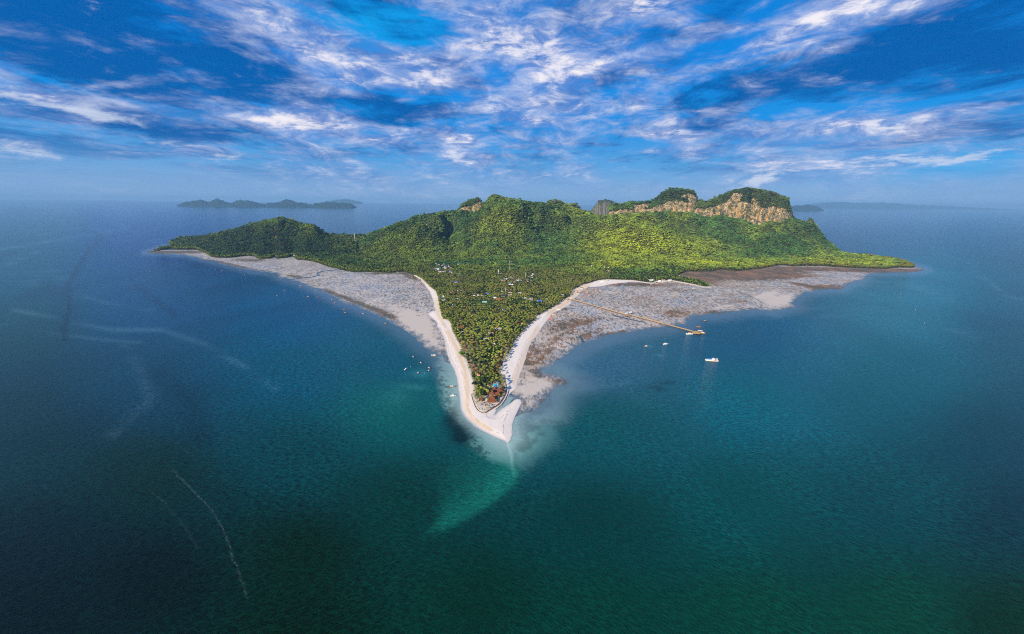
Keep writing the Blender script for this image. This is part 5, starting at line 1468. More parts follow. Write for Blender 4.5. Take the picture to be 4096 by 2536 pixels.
X0, Y0 = on_land(1843, 1426)
add_tree(X0, Y0, 2.2, 1.45, .3, (0.13, 0.27, 0.02), 1, 'round bright lime green tree jutting onto the left beach', None)
SPEC = [(1913, 1600, 1.0, 'tall palm left of the small bar hut on the sand'), (1896, 1608, .5, 'small yellow palm at the left edge of the sand terrace'), (1909, 1605, .35, 'little yellow palm between the bar hut and the left wall'),
 (1917, 1618, .40, 'low yellow palm in the middle left of the sand terrace'), (1917, 1631, .62, 'bushy olive palm at the lower left of the sand terrace'), (1928, 1636, .45, 'small yellow palm near the lower point of the sand terrace'),
 (1939, 1638, .5, 'small palm at the lowest clump by the sea wall corner'), (1947, 1630, .55, 'yellow palm at the left end of the clump along the lower wall'), (1953, 1627, .6, 'yellow palm in the middle of the clump along the lower wall'),
 (1959, 1624, .6, 'yellow palm at the right end of the clump along the lower wall'), (1952, 1594, .95, 'tall yellow palm standing right in front of the largest restaurant roof'), (2015, 1574, 1.1, 'large star shaped palm at the right wall beside the restaurant'),
 (2020, 1502, 1.0, 'lone orange tinted palm on the right beach edge'), (2009, 1466, .95, 'palm on the sand between bungalows and right beach'), (2011, 1479, .95, 'leaning palm on the sand below its neighbour at the right beach'),
 (2021, 1525, 1.05, 'tall palm at the top of the curved sea wall'), (2019, 1541, 1.0, 'palm just inside the top of the curved sea wall')]
for k, (x, y, s, lb) in enumerate(SPEC):
    xx, yy = on_land(x, y, 2.4 + 10 * s)
    add_palm(xx, yy, 2.3, s * .9, k * 1.3, (0.24, 0.22, 0.03) if 'orange' not in lb else (0.30, 0.17, 0.03), (k * 2) % 4, lb, None)
for k, (x, y, s, lb) in enumerate([(1994, 1590, .55, 'bright green bush at the right corner of the largest restaurant roof'), (1987, 1603, .5, 'yellow green bush below the right corner of the restaurant'), (1999, 1583, .5, 'green bush between the restaurant and the curved wall')]):
    xx, yy = on_land(x, y, 4); add_tree(xx, yy, 2.2, s, k, (0.13, 0.22, 0.02), k, lb, None, 'bush')

# ------------------------------------------------------------------ pier
m_conc = simple_mat('pier_concrete', (0.50, 0.34, 0.15), 0.85, 0.2, 0.3)
m_pile = simple_mat('pier_pile', (0.07, 0.045, 0.028), 0.9, 0.25, 0.5)
m_white = simple_mat('white_paint', (0.80, 0.79, 0.76), 0.5, 0.08, 0.5)
m_red = simple_mat('red_paint', (0.55, 0.05, 0.03), 0.5, 0.15)
m_orangep = simple_mat('orange_paint', (0.72, 0.22, 0.03), 0.5, 0.15)
m_blue = simple_mat('blue_canopy', (0.02, 0.22, 0.62), 0.6, 0.1)
m_hull = simple_mat('brown_hull', (0.22, 0.07, 0.035), 0.6, 0.25)
m_dhull = simple_mat('dark_hull', (0.05, 0.035, 0.03), 0.6, 0.25)
m_yel = simple_mat('yellow_canopy', (0.75, 0.45, 0.06), 0.7, 0.15)
m_tan = simple_mat('tan_canopy', (0.62, 0.52, 0.40), 0.7, 0.15)
m_pink = simple_mat('pinkish_hull', (0.60, 0.28, 0.20), 0.6, 0.2)
m_lightblue = simple_mat('light_blue_canopy', (0.40, 0.62, 0.80), 0.6, 0.1)

DZ = 6.2
PP = [Vector((*map(float, ground(x, y, DZ)), DZ)) for x, y in ((2270, 1191.5), (2503, 1257), (2512, 1261.5), (2526, 1259.5), (2772, 1325))]
pier = bpy.data.objects.new('pier', None); COL.objects.link(pier)
pier.location = (PP[0].x, PP[0].y, 0); O0 = Vector((PP[0].x, PP[0].y, 0))
tag(pier, 'long ochre concrete pier on many piles crossing the right tidal flat', 'pier')
PL = [p - O0 for p in PP]
dk = MB()
for a, c in zip(PL[:-1], PL[1:]):
    d_ = (c - a); d_.z = 0; nrm = Vector((-d_.y, d_.x, 0)).normalized() * 2.6
    dk.add([a - nrm, c - nrm, c + nrm, a + nrm] + [v - Vector((0, 0, .8)) for v in (a - nrm, c - nrm, c + nrm, a + nrm)],
           [(0, 1, 2, 3), (7, 6, 5, 4), (0, 4, 5, 1), (1, 5, 6, 2), (2, 6, 7, 3), (3, 7, 4, 0)])
link('deck', dk.mesh('deck'), m_conc, pier)
bent = MB(); bent.box(-.32, .32, -2.9, 2.9, -1.7, -.81)
bent.tube([(0, -2.3, -1.7), (0, -2.3, -8.5)], [.55, .55], 6); bent.tube([(0, 2.3, -1.7), (0, 2.3, -8.5)], [.55, .55], 6)
bent_me = bent.mesh('pile_pair'); bent_me.materials.append(m_pile)
post = MB(); post.box(-.14, .14, -.14, .14, 0, 1.35); post_me = post.mesh('railing_post'); post_me.materials.append(m_conc)
for a, c in ((PL[0], PL[1]), (PL[3], PL[4])):
    d_ = c - a; L_ = d_.length; ang = math.atan2(d_.y, d_.x); nb_ = int(L_ / 6.4)
    nrm = Vector((-d_.y, d_.x, 0)).normalized() * 2.45
    for sgn in (-1, 1):
        rl = MB(); rl.bar(a + nrm * sgn + Vector((0, 0, 1.25)), c + nrm * sgn + Vector((0, 0, 1.25)), .26, .34); rl.bar(a + nrm * sgn + Vector((0, 0, .5)), c + nrm * sgn + Vector((0, 0, .5)), .14, .18)
        link('railing', rl.mesh('railing'), m_conc, pier)
    for k in range(nb_):
        p = a + d_ * ((k + .5) / nb_)
        o = link('pile_pair', bent_me, None, pier, tuple(p), ang)
        for sgn in (-1, 1): link('railing_post', post_me, None, pier, tuple(p + nrm * sgn), ang)


def shelter(name, x, y, w, d_, hgt, rot, rmat, parent_off=O0, parent=pier, zb=DZ):
    gx, gy = (float(v) for v in ground(x, y, zb + hgt))
    m = MB(); m.box(-w / 2, w / 2, -d_ / 2, d_ / 2, hgt, hgt + .12)
    rf = roof_mesh('gable', w, d_, hgt, d_ * .28, .6)
    o = link('shelter_roof', rf, rmat, parent, (gx - parent_off.x, gy - parent_off.y, zb), math.radians(rot))
    for sx1 in (-1, 0, 1):
        for sy1 in (-1, 1):
            q_ = MB(); q_.box(-.2, .2, -.2, .2, 0, hgt + .3)
            link('shelter_post', q_.mesh('shelter_post'), m_conc, o, (sx1 * w * .45, sy1 * d_ * .42, 0))
    return o


def slab(name, x, y, w, d_, rot, z1, th, mat, piles=True):
    gx, gy = (float(v) for v in ground(x, y, z1))
    m = MB(); m.box(-w / 2, w / 2, -d_ / 2, d_ / 2, -th, 0)
    o = link(name, m.mesh(name), mat, pier, (gx - O0.x, gy - O0.y, z1), math.radians(rot))
    if piles:
        for i in range(int(w // 5) + 1):
            for j in (-1, 1):
                q_ = MB(); q_.tube([(0, 0, 0), (0, 0, -8.5)], [.5, .5], 6)
                link('platform_pile', q_.mesh('platform_pile'), m_pile, o, (-w / 2 + .8 + i * (w - 1.6) / max(1, int(w // 5)), j * (d_ / 2 - .8), -th))
    return o


slab('landing_platform', 2512, 1259, 22, 14, 10, DZ + .05, .6, m_conc)
shelter('s', 2503, 1253, 17, 9, 3.6, 28, m_white)
shelter('s', 2520, 1249, 17, 9, 3.8, 28, m_white)
slab('lower_landing', 2504, 1266, 12, 6, 0, 1.6, .5, m_pile)
slab('pier_head', 2784, 1332, 26, 15, -8, DZ + .05, .7, m_conc)
shelter('s', 2783, 1328, 16, 8, 4.2, -8, m_conc)
shelter('s', 2800, 1323, 15, 8, 5.6, -8, m_tan)
slab('pier_head', 2798, 1330, 14, 14, -8, DZ + .02, .7, m_conc)

# ------------------------------------------------------------------ sea wall, fence, pool and the terrace at the tip
def ribbon(name, pts, z, w, h, mat, label, cat, zb=0.0):
    P = [Vector((*map(float, ground(x, y, z)), z)) for x, y in pts]
    # smooth the line
    Q = []
    for i in range(len(P) - 1):
        p0, p1, p2, p3 = P[max(i - 1, 0)], P[i], P[i + 1], P[min(i + 2, len(P) - 1)]
        for k in range(5):
            t = k / 5
            Q.append(0.5 * ((2 * p1) + (p2 - p0) * t + (2 * p0 - 5 * p1 + 4 * p2 - p3) * t * t + (3 * p1 - p0 - 3 * p2 + p3) * t ** 3))
    Q.append(P[-1])
    m = MB(); n = len(Q)
    for i, q_ in enumerate(Q):
        d_ = (Q[min(i + 1, n - 1)] - Q[max(i - 1, 0)]); nr_ = Vector((-d_.y, d_.x, 0)).normalized() * (w / 2)
        for s_, zz in ((-1, zb), (-1, z + h), (1, z + h), (1, zb)): m.v.append((q_.x + nr_.x * s_, q_.y + nr_.y * s_, zz))
    for i in range(n - 1):
        for k in range(4):
            a = i * 4 + k; b_ = i * 4 + (k + 1) % 4
            m.f.append((a, a + 4, b_ + 4, b_))
    m.f.append((0, 1, 2, 3)); m.f.append(tuple(range((n - 1) * 4, n * 4))[::-1])
    return tag(link(name, m.mesh(name), mat), label, cat)


m_wallb = simple_mat('sea_wall_timber', (0.15, 0.075, 0.04), 0.9, 0.3, 0.5)
m_stone = simple_mat('sea_wall_stone', (0.30, 0.17, 0.10), 0.9, 0.3, 0.4)
WALL = [(1886, 1576), (1888, 1590), (1893, 1606), (1900, 1624), (1908, 1637), (1917, 1645), (1931, 1651), (1940, 1650), (1965, 1634), (1993, 1616), (2007, 1598), (2016, 1582), (2022, 1568), (2026, 1553), (2025, 1542), (2022, 1533)]
sw = ribbon('sea_wall', WALL, 2.6, 0.9, 0.35, m_wallb, 'curved dark timber sea wall round the sandy resort tip', 'wall', 0.2)
sf = ribbon('wall_step', [(x + 2.3, y + 2.6) for x, y in WALL[7:14]], 1.5, 1.6, 0.25, m_stone, None, None, 0.2); sf.parent = sw
for k_ in ('label', 'category'):
    if k_ in sf: del sf[k_]
ZIG = []
for k in range(66):
    t = k / 65
    x = np.interp(t, [0, .25, .5, .75, 1], [2037, 2031, 2022, 2006, 1982]); y = np.interp(t, [0, .25, .5, .75, 1], [1555, 1577, 1597, 1620, 1639])
    ZIG.append((float(x) + (1.6 if k % 2 else -1.6), float(y)))
m_bam = simple_mat('fence_bamboo', (0.07, 0.055, 0.04), 0.9, 0.3, 1)
zf = bpy.data.objects.new('wave_fence', None); COL.objects.link(zf)
z0_ = Vector((*map(float, ground(*ZIG[33], .5)), 0)); zf.location = z0_
tag(zf, 'zigzag dark bamboo wave breaking fence outside the curved sea wall', 'fence')
for a, c in zip(ZIG[:-1], ZIG[1:]):
    A_ = Vector((*map(float, ground(*a, .8)), .3)) - z0_; B_ = Vector((*map(float, ground(*c, .8)), .3)) - z0_
    q_ = MB(); q_.bar(A_ + Vector((0, 0, .6)), B_ + Vector((0, 0, .6)), .45, 1.6); link('fence_panel', q_.mesh('fence_panel'), m_bam, zf)

m_pool, nt, b = material('pool_water')
n_ = nt.noise(nt.node('ShaderNodeTexCoord').outputs['Object'], 1.2, 3)
nt.l.new(nt.mix(n_, (0.02, 0.42, 0.62), (0.06, 0.55, 0.72)), b.inputs['Base Color']); b.inputs['Roughness'].default_value = 0.08
m_tile = simple_mat('pool_edge', (0.62, 0.60, 0.56), 0.7, 0.1)


def pool(x, y, w, d_, rot, label, rnd=False):
    gx, gy = (float(v) for v in ground(x, y, 2.9))
    root = bpy.data.objects.new('swimming_pool', None); COL.objects.link(root); root.location = (gx, gy, 2.4); root.rotation_euler = (0, 0, math.radians(rot)); tag(root, label, 'pool')
    m = MB()
    if rnd:
        m.tube([(0, 0, 0), (0, 0, .45)], [w / 2, w / 2], 20); link('water', m.mesh('water'), m_pool, root)
        m = MB(); m.tube([(0, 0, -.3), (0, 0, .38)], [w / 2 + .8] * 2, 20); link('pool_edge', m.mesh('pool_edge'), m_tile, root)
    else:
        m.box(-w / 2, w / 2, -d_ / 2, d_ / 2, 0, .45); link('water', m.mesh('water'), m_pool, root)
        m = MB()
        for bx in ((-w / 2 - 1.4, -w / 2 - .004, -d_ / 2 - 1.4, d_ / 2 + 1.4), (w / 2 + .004, w / 2 + 1.4, -d_ / 2 - 1.4, d_ / 2 + 1.4), (-w / 2, w / 2, -d_ / 2 - 1.4, -d_ / 2 - .004), (-w / 2, w / 2, d_ / 2 + .004, d_ / 2 + 1.4)): m.box(*bx, -.3, .5)
        link('pool_edge', m.mesh('pool_edge'), m_tile, root)


pool(1981, 1541, 10.5, 17, -4, 'bright blue rectangular swimming pool behind the restaurant')
pool(1991, 1530, 6.5, 6.5, 0, 'small round blue pool behind the rectangular swimming pool', True)

m_par = simple_mat('dark_parasol', (0.022, 0.016, 0.014), 0.8, 0.2)
PAR = [(685, 415), (810, 440), (885, 360), (665, 500), (805, 540), (700, 570), (925, 480), (830, 605), (940, 570), (965, 628), (1075, 545), (1110, 640), (1215, 520), (1290, 540), (1320, 600), (1385, 570)]
pm = MB(); pm.add([(1.5 * math.cos(2 * math.pi * k / 8), 1.5 * math.sin(2 * math.pi * k / 8), 0) for k in range(8)] + [(0, 0, .8)], [(k, (k + 1) % 8, 8) for k in range(8)] + [tuple(range(8))[::-1]])
pmm = pm.mesh('canopy'); pmm.materials.append(m_par)
pq = MB(); pq.box(-.06, .06, -.06, .06, 0, 2.2); pqm = pq.mesh('pole'); pqm.materials.append(m_wood)
PLB = ['topmost of the left column of dark parasols', 'topmost of the second column of dark parasols', 'dark parasol nearest the restaurant steps', 'second of the left column of dark parasols', 'second of the second column of dark parasols', 'lowest of the left column of dark parasols',
 'larger dark brown parasol in the middle of the terrace', 'lowest of the second column of dark parasols', 'dark parasol below the larger brown one', 'dark parasol lowest in the middle of the terrace', 'tall dark parasol beside the tall palm trunk', 'dark parasol at the left of the palm clump',
 'leftmost of the four dark parasols at the right', 'second of the four dark parasols at the right', 'dark parasol touching the palm clump at the right', 'rightmost dark parasol near the curved wall']
for (zx, zy), lb in zip(PAR, PLB):
    gx, gy = (float(v) for v in ground(1880 + zx / 15.26, 1580 + zy / 15.26, 4.6))
    root = bpy.data.objects.new('parasol', None); COL.objects.link(root); root.location = (gx, gy, 2.4); tag(root, lb + ' on the sand', 'parasol', 'parasols on the sand terrace')
    s_ = 1.25 if 'larger' in lb or 'tall' in lb else 1.0; root.scale = (s_,) * 3
    link('canopy', pmm, None, root, (0, 0, 2.0)); link('pole', pqm, None, root)
tr_ = ribbon('terrace_wall', [(1914, 1600), (1935, 1600), (1955, 1602), (1976, 1605)], 2.9, .5, .3, m_white, 'low white wall between the restaurant and the sand terrace', 'wall', 1.5)
ribbon('garden_path', [(1852, 1432), (1875, 1431), (1900, 1429), (1925, 1428)], 2.75, 2.2, .1, m_tan, 'pale path running into the palms from beside the lime green tree', 'path', 1.5)
ribbon('boundary_wall', [(2073, 1190), (2095, 1195), (2120, 1198), (2140, 1200)], 4.2, .8, .6, m_white, 'long white boundary wall of the field left of the big blue roof', 'wall', 1.5)

# ------------------------------------------------------------------ boats
def loft(sections, closed=True):
    """sections: list of lists of points"""
    m = MB(); n = len(sections[0])
    for s_ in sections: m.v += [tuple(p) for p in s_]
    for i in range(len(sections) - 1):
        for k in range(n - 1):
            a = i * n + k
            m.f.append((a, a + 1, a + n + 1, a + n))
    m.f.append(tuple(range(n))[::-1]); m.f.append(tuple(range((len(sections) - 1) * n, len(sections) * n)))
    return m


def hull_mesh(L, B, H, bow=1.6, stern=.75, keelup=.5):
    secs = []; N_ = 11
    for i in range(N_):
        t = i / (N_ - 1); x = (t - .5) * L
        w = B / 2 * (stern + (1 - stern) * min(1, t * 3.0)) * (1 - max(0, (t - .52) / .48) ** 2.0) + .04
        top = H * (1 + bow * max(0, (t - .62) / .38) ** 2.0 + .25 * max(0, (.2 - t) / .2))
        bot = -.35 + keelup * H * max(0, (t - .75) / .25) ** 2 * 2.2
        secs.append([(x, -w, top), (x, -w * .92, (top + bot) * .5), (x, -w * .4, bot), (x, w * .4, bot), (x, w * .92, (top + bot) * .5), (x, w, top)])
    return loft(secs).mesh('hull')


def deck_mesh(L, B, H, bow=1.6, stern=.75):
    v, N_ = [], 11; m = MB()
    for i in range(N_):
        t = i / (N_ - 1); x = (t - .5) * L
        w = (B / 2 * (stern + (1 - stern) * min(1, t * 3.0)) * (1 - max(0, (t - .52) / .48) ** 2.0) + .04) * .93
        top = H * (1 + bow * max(0, (t - .62) / .38) ** 2.0) - .18
        m.v += [(x, -w, top), (x, w, top)]
    for i in range(N_ - 1): m.f.append((2 * i, 2 * i + 2, 2 * i + 3, 2 * i + 1))
    return m.mesh('deck')


def canopy_mesh(x0, x1, w, z):
    m = MB(); n = 6
    for x in (x0, x1):
        for k in range(n + 1):
            a = math.pi * k / n
            m.v.append((x, -w / 2 * math.cos(a), z + .35 * math.sin(a)))
    for k in range(n): m.f.append((k, k + 1, n + 1 + k + 1, n + 1 + k))
    m.f.append(tuple(range(n + 1)))
    m.f.append(tuple(range(n + 1, 2 * n + 2))[::-1])
    return m.mesh('canopy')


HM = {}
def hull_cached(key, *a):
    if key not in HM: HM[key] = (hull_mesh(*a), deck_mesh(*a[:4]))
    return HM[key]


def put(x, y, z):
    gx, gy = ground(x, y, z); return float(gx), float(gy)


def boat_root(name, x, y, z, hd, label, cat, group=None, tilt=0.0):
    gx, gy = put(x, y, z + .6)
    r_ = bpy.data.objects.new(name, None); COL.objects.link(r_)
    r_.location = (gx, gy, z); r_.rotation_euler = (math.radians(tilt), 0, math.radians(hd)); tag(r_, label, cat, group)
    return r_


def longtail(x, y, hd, z, label, hullm, canm, s=1.0, group=None, afloat=True):
    r_ = boat_root('longtail_boat', x, y, z, hd, label, 'boat', group, 0 if afloat else (hash_(x, y) - .5) * 16)
    r_.scale = (s,) * 3
    hm, dm = hull_cached('lt', 11.0, 2.5, 1.0, 1.9, .8)
    h_ = link('hull', hm.copy(), hullm, r_); link('deck', dm.copy(), m_tan, r_)
    if canm:
        link('canopy', canopy_mesh(-3.4, 1.2, 2.3, 2.0), canm, r_)
        for px_, py_ in ((-3.2, -1), (-3.2, 1), (1.0, -1), (1.0, 1)):
            q_ = MB(); q_.box(px_ - .05, px_ + .05, py_ - .05, py_ + .05, .7, 2.05); link('post', q_.mesh('post'), m_wood, r_)
    q_ = MB(); q_.bar((-4.8, 0, 1.3), (-8.0, .4, .3), .14); q_.box(-5.4, -4.5, -.3, .3, 1.0, 1.6); link('engine', q_.mesh('engine'), m_dark, r_)
    return r_


def hash_(x, y): return math.modf(abs(math.sin(x * 12.9898 + y * 78.233) * 43758.5453))[0]


def white_boat(x, y, hd, L, label, hullm=None, stripe=None, cab=True):
    r_ = boat_root('motor_boat', x, y, 0, hd, label, 'boat')
    H = L * .12; B = L * .30
    link('hull', hull_mesh(L, B, H, .55, .9, .3), hullm or m_white, r_)
    link('deck', deck_mesh(L, B, H, .55, .9), m_tan, r_)
    if cab:
        m = MB(); m.add([(-L * .22, -B * .34, H - .1), (L * .12, -B * .34, H - .1), (L * .12, B * .34, H - .1), (-L * .22, B * .34, H - .1),
                         (-L * .20, -B * .30, H + L * .13), (L * .05, -B * .30, H + L * .13), (L * .05, B * .30, H + L * .13), (-L * .20, B * .30, H + L * .13)],
                        [(4, 5, 6, 7), (0, 1, 5, 4), (1, 2, 6, 5), (2, 3, 7, 6), (3, 0, 4, 7)])
        link('cabin', m.mesh('cabin'), m_white, r_)
        m = MB(); m.box(-L * .24, L * .09, -B * .36, B * .36, H + L * .13 + .01, H + L * .145); link('cabin_roof', m.mesh('cabin_roof'), stripe or m_white, r_)
    return r_


# anchored off the left beach
longtail(1653, 1428, -55, 0, 'moored boat farthest up of the near left group, pale blue canopy', m_hull, m_lightblue, 1.25)
longtail(1684, 1452, -55, 0, 'moored brown boat with white canopy, second highest in the near left group', m_hull, m_white, 1.2)
longtail(1717, 1472, -50, 0, 'moored orange brown boat, upper one of the touching pair off the left beach', m_hull, m_white, 1.2)
longtail(1714, 1484, -110, 0, 'moored boat lower one of the touching pair off the left beach', m_hull, m_white, 1.2)
white_boat(1624, 1476, 60, 12, 'plain white speedboat farthest left of the near left group')
longtail(1672, 1493, -95, 0, 'moored boat lying over the pale sand patch in the near left group', m_dhull, m_white, 1.3)
longtail(1735, 1422, 170, 0, 'long pale boat in the shallows beside the left beach', m_tan, m_white, 1.7)
longtail(1809, 1547, 8, 0, 'brown boat with white canopy close to the left beach, above the white one', m_hull, m_white, 1.7)
white_boat(1813, 1583, 6, 17, 'white motor boat close to the left beach beneath the brown boat', stripe=m_lightblue)
FARL = [(864, 1080, 1.6, 'first far boat left of the left flat, nearest the headland'), (888, 1084, 1.4, 'small pale far boat just right of the first one by the headland'), (961, 1081, 1.5, 'dark far boat right at the edge of the left flat'), (979, 1100, 1.6, 'far boat alone below the dark one off the left flat'),
 (601, 1086, 1.2, 'tiny white far boat alone in open water at the left'), (1138, 1161, 1.5, 'upper of two boats alone in the blue left bay'), (1108, 1184, 1.5, 'lower of two boats alone in the blue left bay'), (1232, 1187, 1.5, 'boat left of the next one along the left flat edge, mid way'),
 (1270, 1189, 1.3, 'small boat between two others mid way along the left flat edge'), (1328, 1199, 1.6, 'dark boat by a pale patch of water at the left flat edge'), (1337, 1213, 1.5, 'dark boat just below the one at the pale patch'), (1375, 1238, 1.6, 'red tinted boat above its twin off the left flat'),
 (1382, 1252, 1.6, 'red tinted boat below its twin off the left flat'), (1451, 1255, 1.5, 'boat close to the weedy rim of the left flat'), (1528, 1260, 1.7, 'grounded boat on the weedy rim of the left flat'), (1543, 1295, 1.7, 'red and white boat nearest to the white sand flat on the left'),
 (1201, 1145, 2.0, 'pair like long boat at the top of the left flat edge'), (1262, 1163, 1.4, 'small yellow boat at the rim of the left flat'), (1672, 1263, 1.6, 'lone dark boat stranded on the white part of the left flat'), (1225, 1125, 1.3, 'dark boat stranded high on the left flat')]
for k, (x, y, s_, lb) in enumerate(FARL):
    longtail(x, y, 185 if k % 3 else -20, 0 if k not in (14, 18, 19) else .3, lb, [m_dhull, m_hull, m_hull][k % 3], [m_tan, m_white, m_orangep][k % 3] if k != 4 else m_white, s_ * 0.85, 'boats off the left tidal flat')
BL = [(175, 745), (315, 720), (420, 745), (310, 820), (570, 590), (580, 640), (680, 735), (630, 780), (440, 570), (860, 755), (930, 750), (1010, 700), (870, 820), (1090, 880), (940, 930), (1000, 950), (1100, 965), (860, 1000), (980, 1060), (1100, 1035), (1430, 1045), (1280, 1185), (1230, 1255), (500, 480)]
BLL = ['farthest left boat of the stranded fleet by the left beach', 'small dark boat behind the farthest left pair of the stranded fleet', 'dark boat right of the farthest left one in the stranded fleet', 'boat in front of the leftmost three of the stranded fleet', 'orange boat high in the stranded fleet', 'boat just in front of the orange one high in the stranded fleet',
 'upper boat of the middle pair in the stranded fleet', 'lower boat of the middle pair in the stranded fleet', 'black and white boat at the top left of the stranded fleet', 'left boat of the tight cluster by the sand', 'middle boat of the tight cluster by the sand', 'right boat of the tight cluster by the sand', 'front boat of the tight cluster by the sand',
 'dark boat touching the sand below the tight cluster', 'rear boat of the lower left trio', 'middle boat of the lower left trio', 'boat at the sand right of the lower left trio', 'white nosed red boat left of the bright red one', 'bright red boat in the lower part of the stranded fleet', 'small boat right above the bright red one', 'brown boat drawn up on the sand under the trees',
 'upper of the two last boats by the sand', 'lowest brown boat of the stranded fleet', 'topmost boat of the stranded fleet by the thin strip of sand']
m_dred = simple_mat('dull_red_paint', (0.30, 0.05, 0.035), 0.7, 0.25)
for k, ((zx, zy), lb) in enumerate(zip(BL, BLL)):
    x, y = 1600 + zx / 12.21, 1060 + zy / 12.21
    red = 'red' in lb
    longtail(x, y, (8 if k % 2 else 188) + (k * 37 % 17) - 8, .35 if k != 20 else 1.6, lb, (m_red if 'bright' in lb else m_dred) if red else ([m_hull, m_dhull, m_hull][k % 3] if 'orange' not in lb else m_orangep), None if k % 3 == 0 or red else [m_hull, m_white, m_tan][k % 3], 1.2, 'boats stranded by the left beach', False)
BR = [(850, 310), (920, 290), (875, 340), (970, 330), (980, 378), (1090, 318), (1160, 200), (1185, 240), (1300, 240), (745, 390), (710, 440), (915, 250), (935, 195), (545, 625), (715, 685), (780, 660), (485, 905), (1780, 50), (1450, 45), (1390, 95)]
BRL = ['leftmost boat of the upper group right of the pier sand', 'boat at the top of the middle group near the village sand', 'boat in the middle of the middle group near the village sand', 'boat right of centre in the group near the village sand', 'lowest boat of the group near the village sand', 'red boat standing apart right of the group near the sand', 'highest of three boats farther out on the grey flat',
 'left one of two boats side by side on the grey flat', 'yellow boat farthest out on the grey flat above the pier', 'upper boat just above the pier start', 'lower boat just above the pier start', 'yellow boat by the wet rim below the beach shacks', 'tan boat closest to the beach shacks', 'small boat just below the pier near the sand', 'left boat of the pair below the pier', 'right boat of the pair below the pier',
 'long tan and yellow boat alone on the weedy flat', 'red boat on the brown mud of the right bay', 'white boat by the sandy point of the right bay', 'small dark boat on the pink sand of the right bay']
for k, ((zx, zy), lb) in enumerate(zip(BR, BRL)):
    x, y = 2220 + zx / 7.182, 1130 + zy / 7.182
    hm_ = m_dred if 'red' in lb else (m_yel if 'yellow' in lb else (m_white if 'white' in lb else [m_hull, m_pink, m_hull][k % 3]))
    longtail(x, y, 172 + (k * 29 % 21) - 10, .35, lb, hm_, None if k % 2 else m_tan, 1.25, 'boats stranded right of the village', False)
for x, y, hm_, cm_, lb, s_ in [(2235, 1238, m_white, m_white, 'white catamaran like boat drawn up at the water line below the pier', 1.8), (2217, 1259, m_yel, None, 'yellow boat highest of four at the right beach rim', 1.5), (2223, 1267, m_hull, m_white, 'brown and white boat second of four at the right beach rim', 1.6), (2199, 1269, m_orangep, None, 'orange boat leftmost of four at the right beach rim', 1.5),
 (2203, 1279, m_red, None, 'rust red boat lowest of four at the right beach rim', 1.5), (2412, 1239, m_hull, None, 'brown boat moored right under the pier side', 1.5), (2432, 1243, m_dhull, None, 'dark boat moored under the pier side, right of the brown one', 1.3)]:
    longtail(x, y, 168, .3, lb, hm_, cm_, s_, None, False)
for x, y, hm_, cm_, lb in [(2817.6, 1283.5, m_dhull, m_tan, 'dark boat with light top afloat beyond the pier head, upper one'), (2794, 1308, m_hull, m_orangep, 'red brown boat afloat just above the pier head')]:
    longtail(x, y, 165, 0, lb, hm_, cm_, 1.7)
white_boat(2584, 1385, 190, 13, 'small pinkish white boat moored left of the other white one below the pier', hullm=m_pink)
white_boat(2663, 1377, 12, 20, 'white motor boat moored below the pier end')
white_boat(2757, 1337, 185, 28, 'big white and orange ferry boat moored at the left of the pier head', stripe=m_orangep)
white_boat(2808, 1333, 175, 22, 'orange hulled ferry boat moored at the right of the pier head', hullm=m_orangep)
for k, (x, y, lb) in enumerate([(2606, 1140, 'white boat alone in front of the right bay village'), (2626, 1135, 'small white boat close to the right bay village'), (2650, 1138, 'leftmost red boat of the row in the right bay'), (2660, 1141, 'second boat of the row in the right bay'), (2672, 1138, 'third boat of the row in the right bay'),
 (2682, 1142, 'fourth boat of the row in the right bay'), (2693, 1139, 'fifth boat of the row in the right bay'), (2704, 1143, 'sixth boat of the row in the right bay'), (2715, 1140, 'rightmost boat of the row in the right bay'), (2466, 1137, 'orange boat on the mud left of the right bay village'), (2426, 1133, 'white boat on the pale sandy point'), (2792, 1159, 'brown boat off the mangrove spit'),
 (2773, 1153, 'small white boat near the mangrove spit'), (2896, 1179, 'lone red boat far out on the right tidal flat')]):
    longtail(x, y, 175 + k * 13 % 20, .35, lb, m_white if 'white' in lb else (m_orangep if 'orange' in lb else [m_dred, m_hull, m_hull][k % 3]), None if k % 2 else m_white, 1.25, 'boats in the right bay', False)

# dive boat, the large one at the right
db = boat_root('dive_boat', 2846, 1443, 0, 173, 'large white dive boat with blue canopy and stern frame anchored alone at the right', 'boat')
Ld, Bd = 40.0, 9.0
link('hull', hull_mesh(Ld, Bd, 2.6, .7, .85, .3), m_white, db)
m = MB(); m.box(-Ld * .42, Ld * .22, -Bd * .475, Bd * .475, .3, .9); link('rust_stripe', m.mesh('rust_stripe'), m_orangep, db)
link('deck', deck_mesh(Ld, Bd, 2.6, .7, .85), m_tan, db)
m = MB(); m.box(-6, 14, -3.2, 3.2, 2.4, 5.0); link('cabin', m.mesh('cabin'), m_white, db)
m = MB(); m.box(-8.5, -1, -2.6, 2.6, 5.0, 8.2); link('wheelhouse', m.mesh('wheelhouse'), m_white, db)
m = MB(); m.box(-8.9, -.6, -2.9, 2.9, 8.21, 8.5); link('wheelhouse_roof', m.mesh('wheelhouse_roof'), m_white, db)
for k in range(7):
    for sy1 in (-1, 1):
        m = MB(); m.box(-5 + k * 2.7, -3.4 + k * 2.7, sy1 * 3.2 - .06, sy1 * 3.2 + .06, 3.3, 4.3); link('window', m.mesh('window'), m_dark, db)
link('canopy', canopy_mesh(0, 17, 6.6, 7.2), m_blue, db)
for px_ in (.3, 6, 11, 16.6):
    for py_ in (-3, 3):
        m = MB(); m.box(px_ - .12, px_ + .12, py_ - .12, py_ + .12, 2.4, 7.3); link('canopy_post', m.mesh('canopy_post'), m_white, db)
